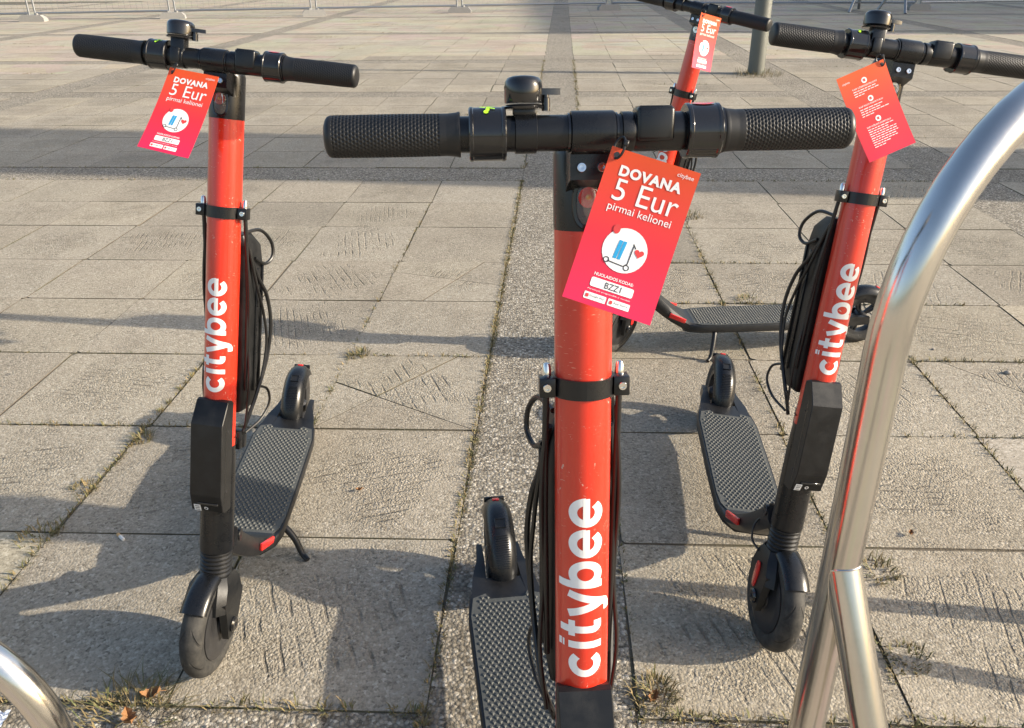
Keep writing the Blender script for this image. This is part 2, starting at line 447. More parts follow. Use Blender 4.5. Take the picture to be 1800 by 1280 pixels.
# cast paving out to the horizon beyond the slabs
fp = MB()
for (u0, u1, v0, v1) in ((-300, 300, VEND + .02, 600), (-300, UMIN - .02, VMIN, VEND), (UMAX + .02, 300, VMIN, VEND), (-300, 300, -200, VMIN - .02)):
    fp.add([W(u0, v0, -.0014), W(u1, v0, -.0014), W(u1, v1, -.0014), W(u0, v1, -.0014)], [(0, 1, 2, 3)])
struct(obj('square', fp.mesh('square', 'slab_far_bright', smooth=False)))

def slab_geo(w, d, rng, pts=None):
    hw, hd = w / 2, d / 2
    if pts is None:
        pts = []
        for cx, cy, ax, ay in ((-hw, -hd, 1, 0), (hw, -hd, 0, 1), (hw, hd, -1, 0), (-hw, hd, 0, -1)):
            c1, c2 = rng.uniform(.004, .018), rng.uniform(.004, .018)
            px, py = -ay if False else 0, 0
            # chipped corner: two points
            bx, by = (0, 1) if (ax, ay) == (1, 0) else ((-1, 0) if (ax, ay) == (0, 1) else ((0, -1) if (ax, ay) == (-1, 0) else (1, 0)))
            pts.append((cx + bx * c1, cy + by * c1)); pts.append((cx + ax * c2, cy + ay * c2))
            pts.append((cx + ax * w * .5 * rng.uniform(.8, 1.2) + bx * rng.uniform(0, .003), cy + ay * d * .5 * rng.uniform(.8, 1.2) + by * rng.uniform(0, .003)))
    n = len(pts); cxm = sum(p[0] for p in pts) / n; cym = sum(p[1] for p in pts) / n
    ins = []
    for x, y in pts:
        dx, dy = cxm - x, cym - y; l = math.hypot(dx, dy); ins.append((x + dx / l * .0008, y + dy / l * .0008))
    vs2 = [(x, y, -.03) for x, y in pts] + [(x, y, -.0008) for x, y in pts] + [(x, y, 0) for x, y in ins]
    fs2 = [(i, (i + 1) % n, n + (i + 1) % n, n + i) for i in range(n)] + [(n + i, n + (i + 1) % n, 2 * n + (i + 1) % n, 2 * n + i) for i in range(n)] + [tuple(range(2 * n, 3 * n))]
    return vs2, fs2
slab_vars = []
for k in range(6):
    s_ = MB(); s_.add(*slab_geo(.47, .472, rnd)); s_.mi = [1] * (len(s_.f) - 1) + [0]; slab_vars.append(s_.mesh('paving_slab', ['slab_concrete', 'soil'], smooth=False, recalc=False))
def in_view(P, mx=140):
    d = Vector((P.x, P.y, 0)) - Vector((0, 0, CAM_H)); z = d.dot(fw)
    if z < .2: return False
    x = 900 + FPX * d.dot(r2) / z; y = 640 - FPX * d.dot(u2) / z
    return -mx < x < 1800 + mx and -30 < y < 1280 + 2 * mx
cells = [(u0, u1, v0, v1) for (u0, u1) in col_cells for (v0, v1) in row_cells]
cells.sort(key=lambda c: (W((c[0] + c[1]) / 2, (c[2] + c[3]) / 2)).length)
BROKEN = {(-.645, 1.994): [(.03, .1, .9), (-.08, -.05, -.55)], (-.645, 2.954): [(.0, .02, -.32), (.05, .03, 1.15)], (-1.11, 1.031): [], (1.19, 1.994): [(.02, .0, 2.2)], (.19, 3.413): [(-.03, .05, 1.9)]}
def split_poly(poly, px, py, ang):
    nx, ny = -math.sin(ang), math.cos(ang); A, B = [], []
    n = len(poly)
    for i in range(n):
        p, q = poly[i], poly[(i + 1) % n]
        dp = (p[0] - px) * nx + (p[1] - py) * ny; dq = (q[0] - px) * nx + (q[1] - py) * ny
        (A if dp >= 0 else B).append(p)
        if dp * dq < 0:
            t = dp / (dp - dq); x = (p[0] + (q[0] - p[0]) * t, p[1] + (q[1] - p[1]) * t); A.append(x); B.append(x)
    return A, B
def shrink(poly, e):
    n = len(poly); cx = sum(p[0] for p in poly) / n; cy = sum(p[1] for p in poly) / n; out = []
    for x, y in poly:
        l = math.hypot(cx - x, cy - y); out.append((x + (cx - x) / l * e, y + (cy - y) / l * e))
    return out
count = 0; far = MB()
for (u0, u1, v0, v1) in cells:
    c = W((u0 + u1) / 2, (v0 + v1) / 2)
    yaw = -PAV + rnd.gauss(0, .004); gap = rnd.uniform(.0015, .0050)
    sx, sy = (u1 - u0 - gap) / .47, (v1 - v0 - gap) / .472
    M = T_((c.x + rnd.gauss(0, .0015), c.y + rnd.gauss(0, .0015), .0004 + abs(rnd.gauss(0, .0006)))) @ RZ(yaw) @ RX(rnd.gauss(0, .0018)) @ RY(rnd.gauss(0, .0018)) @ Matrix.Diagonal((sx, sy, 1, 1))
    key = next((kk for kk in BROKEN if abs(kk[0] - u0) < .02 and abs(kk[1] - v0) < .02), None)
    if key and BROKEN[key]:
        polys = [[(-.235, -.236), (.235, -.236), (.235, .236), (-.235, .236)]]
        for (px, py, an) in BROKEN[key]:
            nw = []
            for p_ in polys:
                A, B = split_poly(p_, px, py, an)
                nw += [q for q in (A, B) if len(q) >= 3]
            polys = nw
        for p_ in polys:
            s_ = MB(); s_.add(*slab_geo(0, 0, rnd, shrink(p_, .0022)))
            s_.mi = [1] * (len(s_.f) - 1) + [0]
            obj('slab_fragment', s_.mesh('slab_fragment', ['slab_concrete', 'soil'], smooth=False, recalc=False), pavement, M @ T_((0, 0, abs(rnd.gauss(0, .0012)))))
        count += 1; continue
    if count < 290 and in_view(c):
        obj('paving_slab', rnd.choice(slab_vars), pavement, M); count += 1
    elif (c - Vector((0, 0, 0))).length < 30 and -60 < c.y:
        w, d = .235, .236
        far.add([(-w, -d, -.02), (w, -d, -.02), (w, d, -.02), (-w, d, -.02), (-w, -d, 0), (w, -d, 0), (w, d, 0), (-w, d, 0)],
                [(4, 5, 6, 7), (0, 1, 5, 4), (1, 2, 6, 5), (2, 3, 7, 6), (3, 0, 4, 7)], M); far.mi[-5:] = [0, 1, 1, 1, 1]
fo_ = obj('distant_slabs', far.mesh('distant_slabs', ['slab_far_bright', 'soil'], smooth=False, recalc=False), pavement); fo_['kind'] = 'stuff'

# ------------------------------------------------------------------ scooter: shared part meshes
RAKE, LBAR, LBLK, LBAND, LBOX, LBELL, LFORK, WB, BO, WO = 0.19316, 0.97451, 0.8833, 0.7388, 0.41395, 0.13582, 0.09189, 0.85438, 0.04505, 0.04683
TR = 0.0268                                   # stem radius
BX, BZ = BO * math.cos(RAKE), LBAR - BO * math.sin(RAKE)
PARTS = []                                    # (name, mesh, frame, parent index, label)
def part(name, me, frame='stem', parent=None, label=None):
    PARTS.append((name, me, frame, parent, label)); return len(PARTS) - 1

p_stem = part('stem_tube', MB().lathe([(TR, .335), (TR, LBLK)], 48).mesh('stem_tube', 'orange_paint'))
# head piece carrying lamp and clamp
hp = MB(); hp.lathe([(TR + .0003, LBLK), (TR + .0005, LBLK + .004), (TR + .0005, .948), (TR - .002, .955), (TR - .006, .958)], 48)
rings = []
for (x, hw, z0, z1) in ((.010, .0185, .912, .960), (.022, .0185, .918, .966), (.036, .0185, .924, .972), (.0465, .0178, .928, .968)):
    rr = []
    for (yy, zz) in ((-1, 0), (-1, 1), (1, 1), (1, 0)):
        rr.append((x, yy * hw, z0 if zz == 0 else z1))
    rings.append(rr)
hp.loft(rings)
p_head = part('stem_head', hp.mesh('stem_head', 'satin_black'))
# lamp recess rim + lens
def oval(cy, cz, a, b, n=28, ex=2.6):
    out = []
    for i in range(n):
        t = 2 * math.pi * i / n
        out.append((cy + a * math.copysign(abs(math.cos(t)) ** (2 / ex), math.cos(t)), cz + b * math.copysign(abs(math.sin(t)) ** (2 / ex), math.sin(t))))
    return out
rim_in = oval(0, .9075, .0105, .0190); rim_out = oval(0, .9075, .0140, .0228)
def on_tube(y, z, h): return (math.sqrt(max(1e-8, (TR + h) ** 2 - y * y)), y, z)
n_ = len(rim_in)
lr = MB(); lr.loft([[on_tube(*p, .0002) for p in rim_out], [on_tube(*p, .0024) for p in oval(0, .9075, .0130, .0217)], [on_tube(*p, .0022) for p in rim_in], [on_tube(*p, .0006) for p in oval(0, .9075, .0100, .0183)]], caps=False)
p_rim = part('lamp_rim', lr.mesh('lamp_rim', 'gloss_black'), parent=p_head)
refl = MB(); refl.lathe([(.0001, .0008), (.0035, .0012), (.0082, .0026), (.0088, .0030)], 24, M=T_((TR + .0002, 0, .9125)) @ RY(math.pi / 2))
part('lamp_reflector', refl.mesh('lamp_reflector', 'chrome'), parent=p_head)
bulb = MB(); bulb.lathe([(.0030, 0), (.0026, .0024), (.0001, .0032)], 12, M=T_((TR + .0012, 0, .9125)) @ RY(math.pi / 2))
part('lamp_bulb', bulb.mesh('lamp_bulb', 'lamp_amber'), parent=p_head)
ls = MB(); rng_ = [[on_tube(*p, .0012) for p in oval(0, .9075, .0102, .0186)], [on_tube(*p, .0034) for p in oval(0, .9075, .0085, .0165)], [on_tube(*p, .0042) for p in oval(0, .9075, .005, .0105)]]
ls.loft(rng_, caps=False); ls.add(rng_[2], [tuple(range(n_))])
part('lamp_lens', ls.mesh('lamp_lens', 'lens_glass'), parent=p_head)
def screw(M):
    s_ = MB(); s_.lathe([(.0042, 0), (.0042, .0012), (.0036, .0022), (.0020, .0022), (.0019, .0008), (.0001, .0006)], 18, M=M); return s_
for sy in (-1, 1):
    part('clamp_screw', screw(T_((.0470, sy * .0085, .938)) @ RY(math.pi / 2 - .15)).mesh('clamp_screw', 'chrome'), parent=p_head)
# handlebar in its own frame: Y lateral, origin bar centre; M maps lathe Z -> +Y
def BARM(): return T_((BX, 0, BZ)) @ RX(-math.pi / 2)
p_bar = part('handlebar', MB().lathe([(.0145, -.112), (.0145, .112)], 32, M=BARM()).mesh('handlebar', 'satin_black'))
cs = MB(); cs.lathe([(.0150, -.0182), (.0172, -.0176), (.0174, -.016), (.0174, .016), (.0172, .0176), (.0150, .0182)], 36, M=BARM())
part('bar_clamp', cs.mesh('bar_clamp', 'satin_black'), parent=p_bar)
for zc in (-.0196, .0196):
    part('clamp_ring', MB().lathe([(.0146, zc - .0008), (.0158, zc - .0008), (.0158, zc + .0008), (.0146, zc + .0008)], 32, M=BARM(), caps=False).mesh('clamp_ring', 'gloss_black'), parent=p_bar)
def grip_mesh(sign):
    prof = []
    L0, L1 = .1075, .2165
    ns = 144; seg = 120
    base = lambda t: (.0166 + .0012 * max(0, 1 - t / .10) ** 1 * (1 if t < .10 else 0) + .0004 * math.sin(t * 3.1))
    vs2, fs2 = [], []
    ringsn = 0
    def ring(z, f):
        nonlocal ringsn
        for i in range(seg):
            a = 2 * math.pi * i / seg; r = f(a, i); vs2.append((r * math.cos(a), r * math.sin(a), z))
        ringsn += 1
    ring(L0, lambda a, i: .0135); ring(L0, lambda a, i: base(0)); ring(L0 + .001, lambda a, i: base(0) + .0004)
    for j in range(ns + 1):
        t = .03 + (.955 - .03) * j / ns; z = L0 + (L1 - L0) * t
        def f(a, i, j=j, t=t):
            r = base(t)
            if .15 < t < .93:
                p = (j % 4 in (0, 1)); row = (j // 4) % 2
                c = ((i + row * 2) % 4) in (0, 1)
                if p and c: r -= .0011
            return r
        ring(z, f)
    for t, d in ((.975, .0008), (.99, .0028), (1.0, .0058)):
        ring(L0 + (L1 - L0) * t, lambda a, i, t=t, d=d: base(t) - d)
    for j in range(ringsn - 1):
        for i in range(seg):
            k2 = (i + 1) % seg; fs2.append((j * seg + i, j * seg + k2, (j + 1) * seg + k2, (j + 1) * seg + i))
    fs2.append(tuple(range((ringsn - 1) * seg, ringsn * seg)))
    M = BARM() @ (Matrix.Identity(4) if sign > 0 else RX(math.pi))
    return MB().add(vs2, fs2, M).mesh('grip', 'grip_rubber', angle=50)
part('grip', grip_mesh(-1), parent=p_bar); part('grip', grip_mesh(1), parent=p_bar)
def ring_ctrl(zc, hw, r):
    s_ = MB(); s_.lathe([(.0148, zc - hw), (r - .001, zc - hw), (r, zc - hw + .001), (r, zc - hw + .003), (r - .0006, zc - hw + .0036), (r - .0006, zc + hw - .0036), (r, zc + hw - .003), (r, zc + hw - .001), (r - .001, zc + hw), (.0148, zc + hw)], 40, M=BARM(), caps=False)
    return s_
def lever(zc, hw, r):
    s_ = ring_ctrl(zc, hw, r)
    # thumb lever behind the bar, drooping
    s_.box((0, 0, 0), (.011, hw * 2 - .004, .017), .003, 2, M=T_((BX - r + .003, zc, BZ - .010)) @ RY(.5))
    return s_
p_ra = part('throttle_ring', lever(-.0855, .0150, .0218).mesh('throttle_ring', 'gloss_black'), parent=p_bar)
p_rb = part('brake_ring', lever(.0905, .0140, .0222).mesh('brake_ring', 'gloss_black'), parent=p_bar)
gn = MB(); gn.lathe([(.0152, .1052), (.0190, .1052), (.0190, .1068), (.0152, .1068)], 36, M=BARM(), caps=False)
part('grip_collar', gn.mesh('grip_collar', 'gloss_black'), parent=p_bar)
part('grip_collar', MB().lathe([(.0128, -.1076), (.0132, -.1005)], 28, M=BARM()).mesh('grip_collar', 'satin_black'), parent=p_bar)
# control pod with display on the bar
pod = MB(); pod.lathe([(.0150, .0235), (.0163, .0240), (.0163, .0320), (.0155, .034)], 32, M=BARM(), caps=False)
pod.lathe([(.0150, .034), (.0158, .036), (.0158, .0735), (.015, .076)], 32, M=BARM(), caps=False)
pod.box((BX + .004, .0500, BZ + .0060), (.026, .0310, .027), .0035, 3)
p_pod = part('control_pod', pod.mesh('control_pod', 'satin_black'), parent=p_bar)
part('pod_screen', MB().box((BX + .004, .0500, BZ + .0197), (.021, .026, .0008), .0002, 1).mesh('pod_screen', 'gloss_black'), parent=p_bar)
# printed marks on the two rings
def patch(poly2, r, zc, a0, mat, name, par):
    # poly2 in (along bar, along circumference) metres, laid on the ring at angle a0 (0=front, pi/2=top)
    vs2 = []
    for (s_, cc) in poly2:
        a = a0 + cc / r
        vs2.append((BX + r * math.cos(a), zc + s_, BZ + r * math.sin(a)))
    part(name, MB().add(vs2, [tuple(range(len(vs2)))]).mesh(name, mat, smooth=False), parent=par)
patch([(.0092 * math.cos(t), .0045 * math.sin(t)) for t in [2 * math.pi * i / 20 for i in range(20)]], .0224, .0905, R(78), 'red_reflector', 'brake_mark', p_rb)
for poly in ([(.002 * math.cos(2 * math.pi * i / 10) - .001, .0022 * math.sin(2 * math.pi * i / 10) - .004) for i in range(10)],
             [(-.0015, -.002), (.0015, -.003), (.0025, .004), (-.0005, .005)], [(.002, .001), (.006, -.0005), (.0062, .0010), (.002, .0028)],
             [(-.002, .002), (-.006, .0035), (-.0055, .005), (-.001, .004)], [(.0000, .0042), (.0060, .0040), (.0060, .0056), (.0000, .0060)]):
    patch(poly, .0221, -.0855, R(62), 'lime_print', 'throttle_mark', p_ra)
# band clamp on the stem
bc = MB(); rings = []
for i in range(49):
    a = 2 * math.pi * i / 48
    rings.append([((TR + d) * math.cos(a), (TR + d) * math.sin(a), LBAND + z) for d, z in ((.0001, -.0092), (.0026, -.0092), (.0026, .0092), (.0001, .0092))])
bc.loft(rings, caps=False)
for sy in (-1, 1): bc.box((.006, sy * .0345, LBAND), (.018, .0150, .0186), .0012, 2)
p_band = part('band_clamp', bc.mesh('band_clamp', 'satin_black'))
for sy in (-1, 1):
    part('clamp_screw', screw(T_((.0150, sy * .0350, LBAND + .0005)) @ RY(math.pi / 2)).mesh('clamp_screw', 'chrome'), parent=p_band)
    nut = MB(); nut.lathe([(.0046, 0), (.0046, .005), (.0043, .006), (.0042, .0085), (.003, .0115), (.0001, .0125)], 16, M=T_((.002, sy * .0345, LBAND + .0092)))
    part('acorn_nut', nut.mesh('acorn_nut', 'chrome'), parent=p_band)
    part('hanger_rod', MB().tube([(-.001, sy * .0345, LBAND - .009), (-.006, sy * .0350, .70), (-.020, sy * .0350, .60), (-.030, sy * .033, .43)], .0032, 10).mesh('hanger_rod', 'cable_black'), parent=p_band)
# battery pack behind the stem
bp = MB(); rings = []
def rrect(cx, hx, hy, z, rad=.014, n=5):
    out = []
    for (sx, sy, a0) in ((1, 1, 0), (-1, 1, 90), (-1, -1, 180), (1, -1, 270)):
        for i in range(n + 1):
            a = R(a0 + 90 * i / n); out.append((cx + sx * (hx - rad) + rad * math.cos(a), sy * (hy - rad) + rad * math.sin(a), z))
    return out
for z, k, dx in ((.385, .55, .012), (.392, .82, .006), (.415, 1.0, 0), (.64, 1.0, 0), (.680, .88, .008), (.700, .55, .016)):
    rings.append(rrect(-.066 + dx, .036 * k, .0325 * min(1, k + .08), z, .012 * k))
bp.loft(rings)
p_pack = part('battery_pack', bp.mesh('battery_pack', 'box_black'))
for sy in (-1, 1):
    part('pack_rail', MB().box((-.066, sy * .0335, .53), (.010, .0045, .22), .0015, 2).mesh('pack_rail', 'satin_black'), parent=p_pack)
    part('pack_rail', MB().box((-.088, sy * .0335, .53), (.006, .0040, .24), .0015, 2).mesh('pack_rail', 'satin_black'), parent=p_pack)
# cables
def cable(pts, r=.0026): part('cable', MB().tube(spline(pts, 8), r, 8).mesh('cable', 'cable_black'))
for sy in (-1, 1):
    cable([(-.022, sy * .026, .705), (-.062, sy * .037, .707), (-.094, sy * .045, .685), (-.098, sy * .047, .660), (-.080, sy * .041, .648), (-.05, sy * .034, .66)], .0030)
    cable([(-.020, sy * .030, .690), (-.055, sy * .037, .630), (-.088, sy * .043, .590), (-.100, sy * .048, .535), (-.092, sy * .045, .470), (-.060, sy * .041, .415), (-.040, sy * .036, .380), (-.040, sy * .024, .340)], .0034)
    cable([(-.026, sy * .032, .680), (-.050, sy * .040, .610), (-.078, sy * .042, .560), (-.090, sy * .045, .505), (-.075, sy * .043, .440), (-.050, sy * .039, .395), (-.036, sy * .028, .350)], .0026)
    cable([(-.080, sy * .036, .425), (-.106, sy * .044, .412), (-.110, sy * .047, .385), (-.085, sy * .041, .360), (-.046, sy * .028, .345)], .0024)
    cable([(-.004, sy * .033, .715), (-.014, sy * .039, .62), (-.026, sy * .037, .52), (-.024, sy * .041, .44), (-.030, sy * .034, .36)], .0023)
cb = MB(); cb.box((-.040, .010, .335), (.026, .034, .034), .003, 2); cb.box((-.046, .024, .330), (.014, .010, .024), .002, 2); cb.box((-.024, .004, .335), (.016, .036, .012), .002, 2)
part('cable_connector', cb.mesh('cable_connector', 'satin_black'))
part('zip_tie', MB().tube([((TR + .001) * math.cos(a), (TR + .001) * math.sin(a), .352) for a in [R(90 + 10 * i) for i in range(19)]], .0012, 6).mesh('zip_tie', 'cable_black'))
# lower cover of the stem
lc = MB(); lc.lathe([(.0285, LBELL), (.0290, LBELL + .004), (.0290, .285), (.0278, .325), (.0272, .337)], 44)
p_low = part('lower_cover', lc.mesh('lower_cover', 'satin_black'))
# tracker box
tb = MB()
prof = [(.0230, LBOX + .012), (.0300, LBOX + .0105), (.0512, .391), (.0525, .388), (.0525, .262), (.0515, .258), (.0420, .228), (.0300, .222), (.0200, .222), (.0080, .222), (.0080, LBOX + .006)]
def tboxring(hy, e):
    cx, cz = .034, .318
    return [(cx + (x - cx) * (1 - e / .03), hy, cz + (z - cz) * (1 - e / .10)) for x, z in prof]
tb.loft([tboxring(-.0274, .0016), tboxring(-.0264, 0), tboxring(.0264, 0), tboxring(.0274, .0016)])
p_box = part('tracker_box', tb.mesh('tracker_box', 'box_black', angle=18))
for sy in (-1, 1):
    part('box_seam', MB().box((.036, sy * .0268, .318), (.0012, .0016, .150), 0).mesh('box_seam', 'gloss_black', smooth=False), parent=p_box)
    for zz in (.372, .262): part('box_screw', MB().lathe([(.0024, 0), (.0022, .0008), (.0009, .0008), (.0008, .0002), (.0001, .0002)], 12, M=T_((.030, sy * .0274, zz)) @ RX(-sy * math.pi / 2)).mesh('box_screw', 'rim_dark'), parent=p_box)
part('box_slot', MB().box((.0470, .003, .243), (.004, .036, .004), .0006, 1, M=None).mesh('box_slot', 'gloss_black'), parent=p_box)
part('label_sticker', MB().box((0, 0, 0), (.0006, .0115, .0150), 0, M=T_((.0440, -.0165, .2330)) @ RY(.43)).mesh('label_sticker', 'white_print', smooth=False), parent=p_box)
for k_ in range(3):
    part('sticker_line', MB().box((0, 0, 0), (.0003, .0075, .0012), 0, M=T_((.0440, -.0165, .2330)) @ RY(.43) @ T_((.0005, 0, .004 - .0042 * k_))).mesh('sticker_line', 'ink_black', smooth=False), parent=p_box)
part('box_logo', MB().lathe([(.0001, 0), (.0036, 0)], 18, M=T_((.0446, -.001, .2335)) @ RY(math.pi / 2 + .43), caps=False).mesh('box_logo', 'white_print', smooth=False), parent=p_box)
part('box_logo_dot', MB().lathe([(.0001, 0), (.0020, 0)], 12, M=T_((.0450, -.001, .2335)) @ RY(math.pi / 2 + .43), caps=False).mesh('box_logo_dot', 'ink_black', smooth=False), parent=p_box)
# bellows and fork
pr = []
for i in range(6):
    z = LBELL - i * (LBELL - .086) / 6; pr += [(.0250, z), (.0278, z - .0025), (.0278, z - .0045), (.0250, z - .0072)]
part('fork_bellows', MB().lathe(pr[::-1], 40).mesh('fork_bellows', 'cable_black', angle=30))
fk = MB()
def frect(x0, x1, hy, z, ch=.012):
    return [(x1, -hy + ch, z), (x1, hy - ch, z), (x1 - ch, hy, z), (x0 + ch, hy, z), (x0, hy - ch, z), (x0, -hy + ch, z), (x0 + ch, -hy, z), (x1 - ch, -hy, z)]
WX, WZ = .016 * math.cos(RAKE), -.016 * math.sin(RAKE)
fk.loft([frect(-.027, .029, .0280, .090, .011), frect(-.034, .044, .0355, .076, .013), frect(-.040, .056, .0385, .052, .013), frect(-.042, .060, .0385, .034, .012)], caps=True)
for sy in (-1, 1):
    rr = []
    for (xc, z, hx, y0, y1) in ((.008, .050, .044, .026, .0386), (.010, .018, .033, .027, .0395), (WX, WZ, .024, .028, .0405), (WX + .002, WZ - .024, .013, .028, .0390)):
        rr.append([(xc - hx, sy * y0, z), (xc + hx, sy * y0, z), (xc + hx * .9, sy * y1, z), (xc - hx * .9, sy * y1, z)])
    fk.loft(rr)
p_fork = part('fork', fk.mesh('fork', 'box_black', angle=30))
for sy in (-1, 1):
    part('axle_cap', MB().lathe([(.014, 0), (.014, .003), (.011, .006), (.004, .006), (.003, .003), (.0001, .003)], 20, M=T_((WX, sy * .0402, WZ)) @ RX(-sy * math.pi / 2)).mesh('axle_cap', 'gloss_black'), parent=p_fork)
rf = MB(); rf.loft([[(.004 + dx * 1.0, -.0388 - e, .036 + dz) for dx, dz in oval(0, 0, .0085 * k, .028 * k, 18, 3.0)] for e, k in ((0, 1), (.0022, 1), (.0032, .85))], caps=True, M=T_((.004, 0, .036)) @ RY(.12) @ T_((-.004, 0, -.036)))
part('fork_reflector', rf.mesh('fork_reflector', 'red_reflector'), parent=p_fork)
# front mudguard over the wheel
def guard(rad, a0, a1, hw, thick=.0025, nseg=18, lip=.010):
    rings = []
    for i in range(nseg + 1):
        a = R(a0 + (a1 - a0) * i / nseg); outer, inner = [], []
        for k2 in range(9):
            y = -hw + 2 * hw * k2 / 8; sag = lip * (abs(y) / hw) ** 3
            outer.append(((rad - sag) * math.cos(a), y, (rad - sag) * math.sin(a)))
            inner.append(((rad - sag - thick) * math.cos(a), y, (rad - sag - thick) * math.sin(a)))
        rings.append(outer + inner[::-1])
    return rings
mg = MB(); mg.loft(guard(.1060, 48, 92, .0235, lip=.009)); part('front_mudguard', mg.mesh('front_mudguard', 'satin_black', angle=50), frame='fwheel')
def tyre_me(R0, hw):
    prof = []
    for i in range(17):
        t = math.pi * i / 16; prof.append((R0 - .022 + .022 * math.sin(t) ** .8, -hw * math.cos(t)))
    prof = [(R0 - .034, -hw * .8)] + prof + [(R0 - .034, hw * .8)]
    return MB().lathe(prof, 64, M=RX(-math.pi / 2), caps=False).mesh('tyre', 'tyre_rubber', angle=60)
p_fw = part('tyre', tyre_me(.100, .0200), frame='fwheel')
hubp = [(.0001, -.024), (.020, -.024), (.022, -.0215), (.050, -.0195), (.056, -.021), (.067, -.0185), (.0675, 0), (.067, .0185), (.056, .021), (.050, .0195), (.022, .0215), (.020, .024), (.0001, .024)]
part('hub', MB().lathe(hubp, 48, M=RX(-math.pi / 2), caps=False).mesh('hub', 'rim_dark'), frame='fwheel')
# rear wheel
p_rw = part('tyre', tyre_me(.095, .0205), frame='rwheel')
rim = MB(); rim.lathe([(.062, -.017), (.0625, 0), (.062, .017), (.053, .015), (.051, 0), (.053, -.015), (.062, -.017)], 48, M=RX(-math.pi / 2), caps=False)
rim.lathe([(.0001, -.024), (.014, -.024), (.018, -.016), (.018, .016), (.014, .024), (.0001, .024)], 28, M=RX(-math.pi / 2), caps=False)
for k_ in range(5):
    for dd in (-.13, .13): rim.box((.0355, 0, 0), (.040, .012, .0065), .001, 1, M=RY(2 * math.pi * k_ / 5 + dd))
part('spoked_rim', rim.mesh('spoked_rim', 'rim_dark'), frame='rwheel')
rg = MB(); rg.loft(guard(.109, 4, 128, .0285, lip=.020, nseg=26, thick=.004)); p_rg = part('rear_mudguard', rg.mesh('rear_mudguard', 'satin_black', angle=50), frame='rwheel')
for k_ in range(15):
    a = R(22 + 2.35 * k_)
    part('mudguard_rib', MB().box((0, 0, 0), (.0016, .030 - .00035 * abs(k_ - 7) ** 1.5, .0019), .0005, 1, M=RY(-a) @ T_((.1095, 0, 0))).mesh('mudguard_rib', 'satin_black', smooth=False), frame='rwheel', parent=p_rg)
part('mudguard_recess', MB().box((0, 0, 0), (.001, .017, .016), 0, M=RY(-R(69)) @ T_((.1090, 0, 0))).mesh('mudguard_recess', 'cable_black', smooth=False), frame='rwheel', parent=p_rg)
rw_ = MB()
for (dy, dz, sy_, sz_) in ((.0095, 0, .0022, .021), (-.0095, 0, .0022, .021), (0, .0095, .021, .0022), (0, -.0095, .021, .0022)):
    rw_.box((0, dy, dz), (.0034, sy_, sz_), .0006, 1, M=RY(-R(69)) @ T_((.1095, 0, 0)))
part('recess_frame', rw_.mesh('recess_frame', 'satin_black', smooth=False), frame='rwheel', parent=p_rg)
part('tail_light', MB().box((0, 0, 0), (.004, .014, .012), .0012, 2, M=RY(-R(112)) @ T_((.1095, 0, 0))).mesh('tail_light', 'red_reflector'), frame='rwheel', parent=p_rg)
lip_ = MB(); lip_.box((0, 0, 0), (.012, .042, .006), .002, 2, M=RY(-R(128)) @ T_((.107, 0, 0)) @ RY(.5))
part('mudguard_lip', lip_.mesh('mudguard_lip', 'satin_black'), frame='rwheel', parent=p_rg)
# deck
half = [(-.245, .050), (-.262, .064), (-.300, .0735), (-.45, .0765), (-.66, .0765), (-.715, .070), (-.748, .052), (-.760, .036)]
outl = half + [(x, -y) for x, y in half[::-1]]
dk = MB()
def scale_out(o, e): return [(x, math.copysign(max(.001, abs(y) - e), y)) for x, y in o]
dk.loft([[(x, y, .080) for x, y in scale_out(outl, .012)], [(x, y, .090) for x, y in outl], [(x, y, .1075) for x, y in outl], [(x, y, .1105) for x, y in scale_out(outl, .002)]])
for sy in (-1, 1):
    dk.loft([[(x, sy * y, z) for y, z in ((y0, z0), (y1, z0), (y1, z1), (y0, z1))] for x, y0, y1, z0, z1 in ((-.66, .046, .072, .082, .1085), (-.76, .0335, .060, .084, .112), (-.820, .0315, .046, .080, .112), (-.868, .0315, .043, .082, .108))])
p_deck = part('deck', dk.mesh('deck', 'deck_plastic', angle=35), frame='body')
mat_half = [(-.270, .052), (-.298, .066), (-.34, .0705), (-.66, .0715), (-.705, .064), (-.715, .040), (-.700, .032)]
mato = mat_half + [(x, -y) for x, y in mat_half[::-1]]
mt = MB(); mt.prism(mato, .1100, .1128)
def inside_mat(x, y):
    y = abs(y)
    if not (-.706 < x < -.285): return False
    ymax = .064 if x > -.66 and x < -.33 else .054
    if x < -.69 and y < .034: return False
    return y < ymax
cxs = -.29; row_i = 0
while cxs > -.706:
    for j in range(-8, 9):
        y = j * .0105 + (row_i % 2) * .00525
        if inside_mat(cxs, y):
            w, d = .0038, .0050
            mt.add([(cxs - d, y, .1127), (cxs, y - w, .1127), (cxs + d, y, .1127), (cxs, y + w, .1127), (cxs - d * .55, y, .1150), (cxs, y - w * .55, .1150), (cxs + d * .55, y, .1150), (cxs, y + w * .55, .1150)],
                   [(4, 5, 6, 7), (0, 1, 5, 4), (1, 2, 6, 5), (2, 3, 7, 6), (3, 0, 4, 7)])
    cxs -= .0088; row_i += 1
part('deck_mat', mt.mesh('deck_mat', 'deck_rubber', smooth=False), frame='body', parent=p_deck)
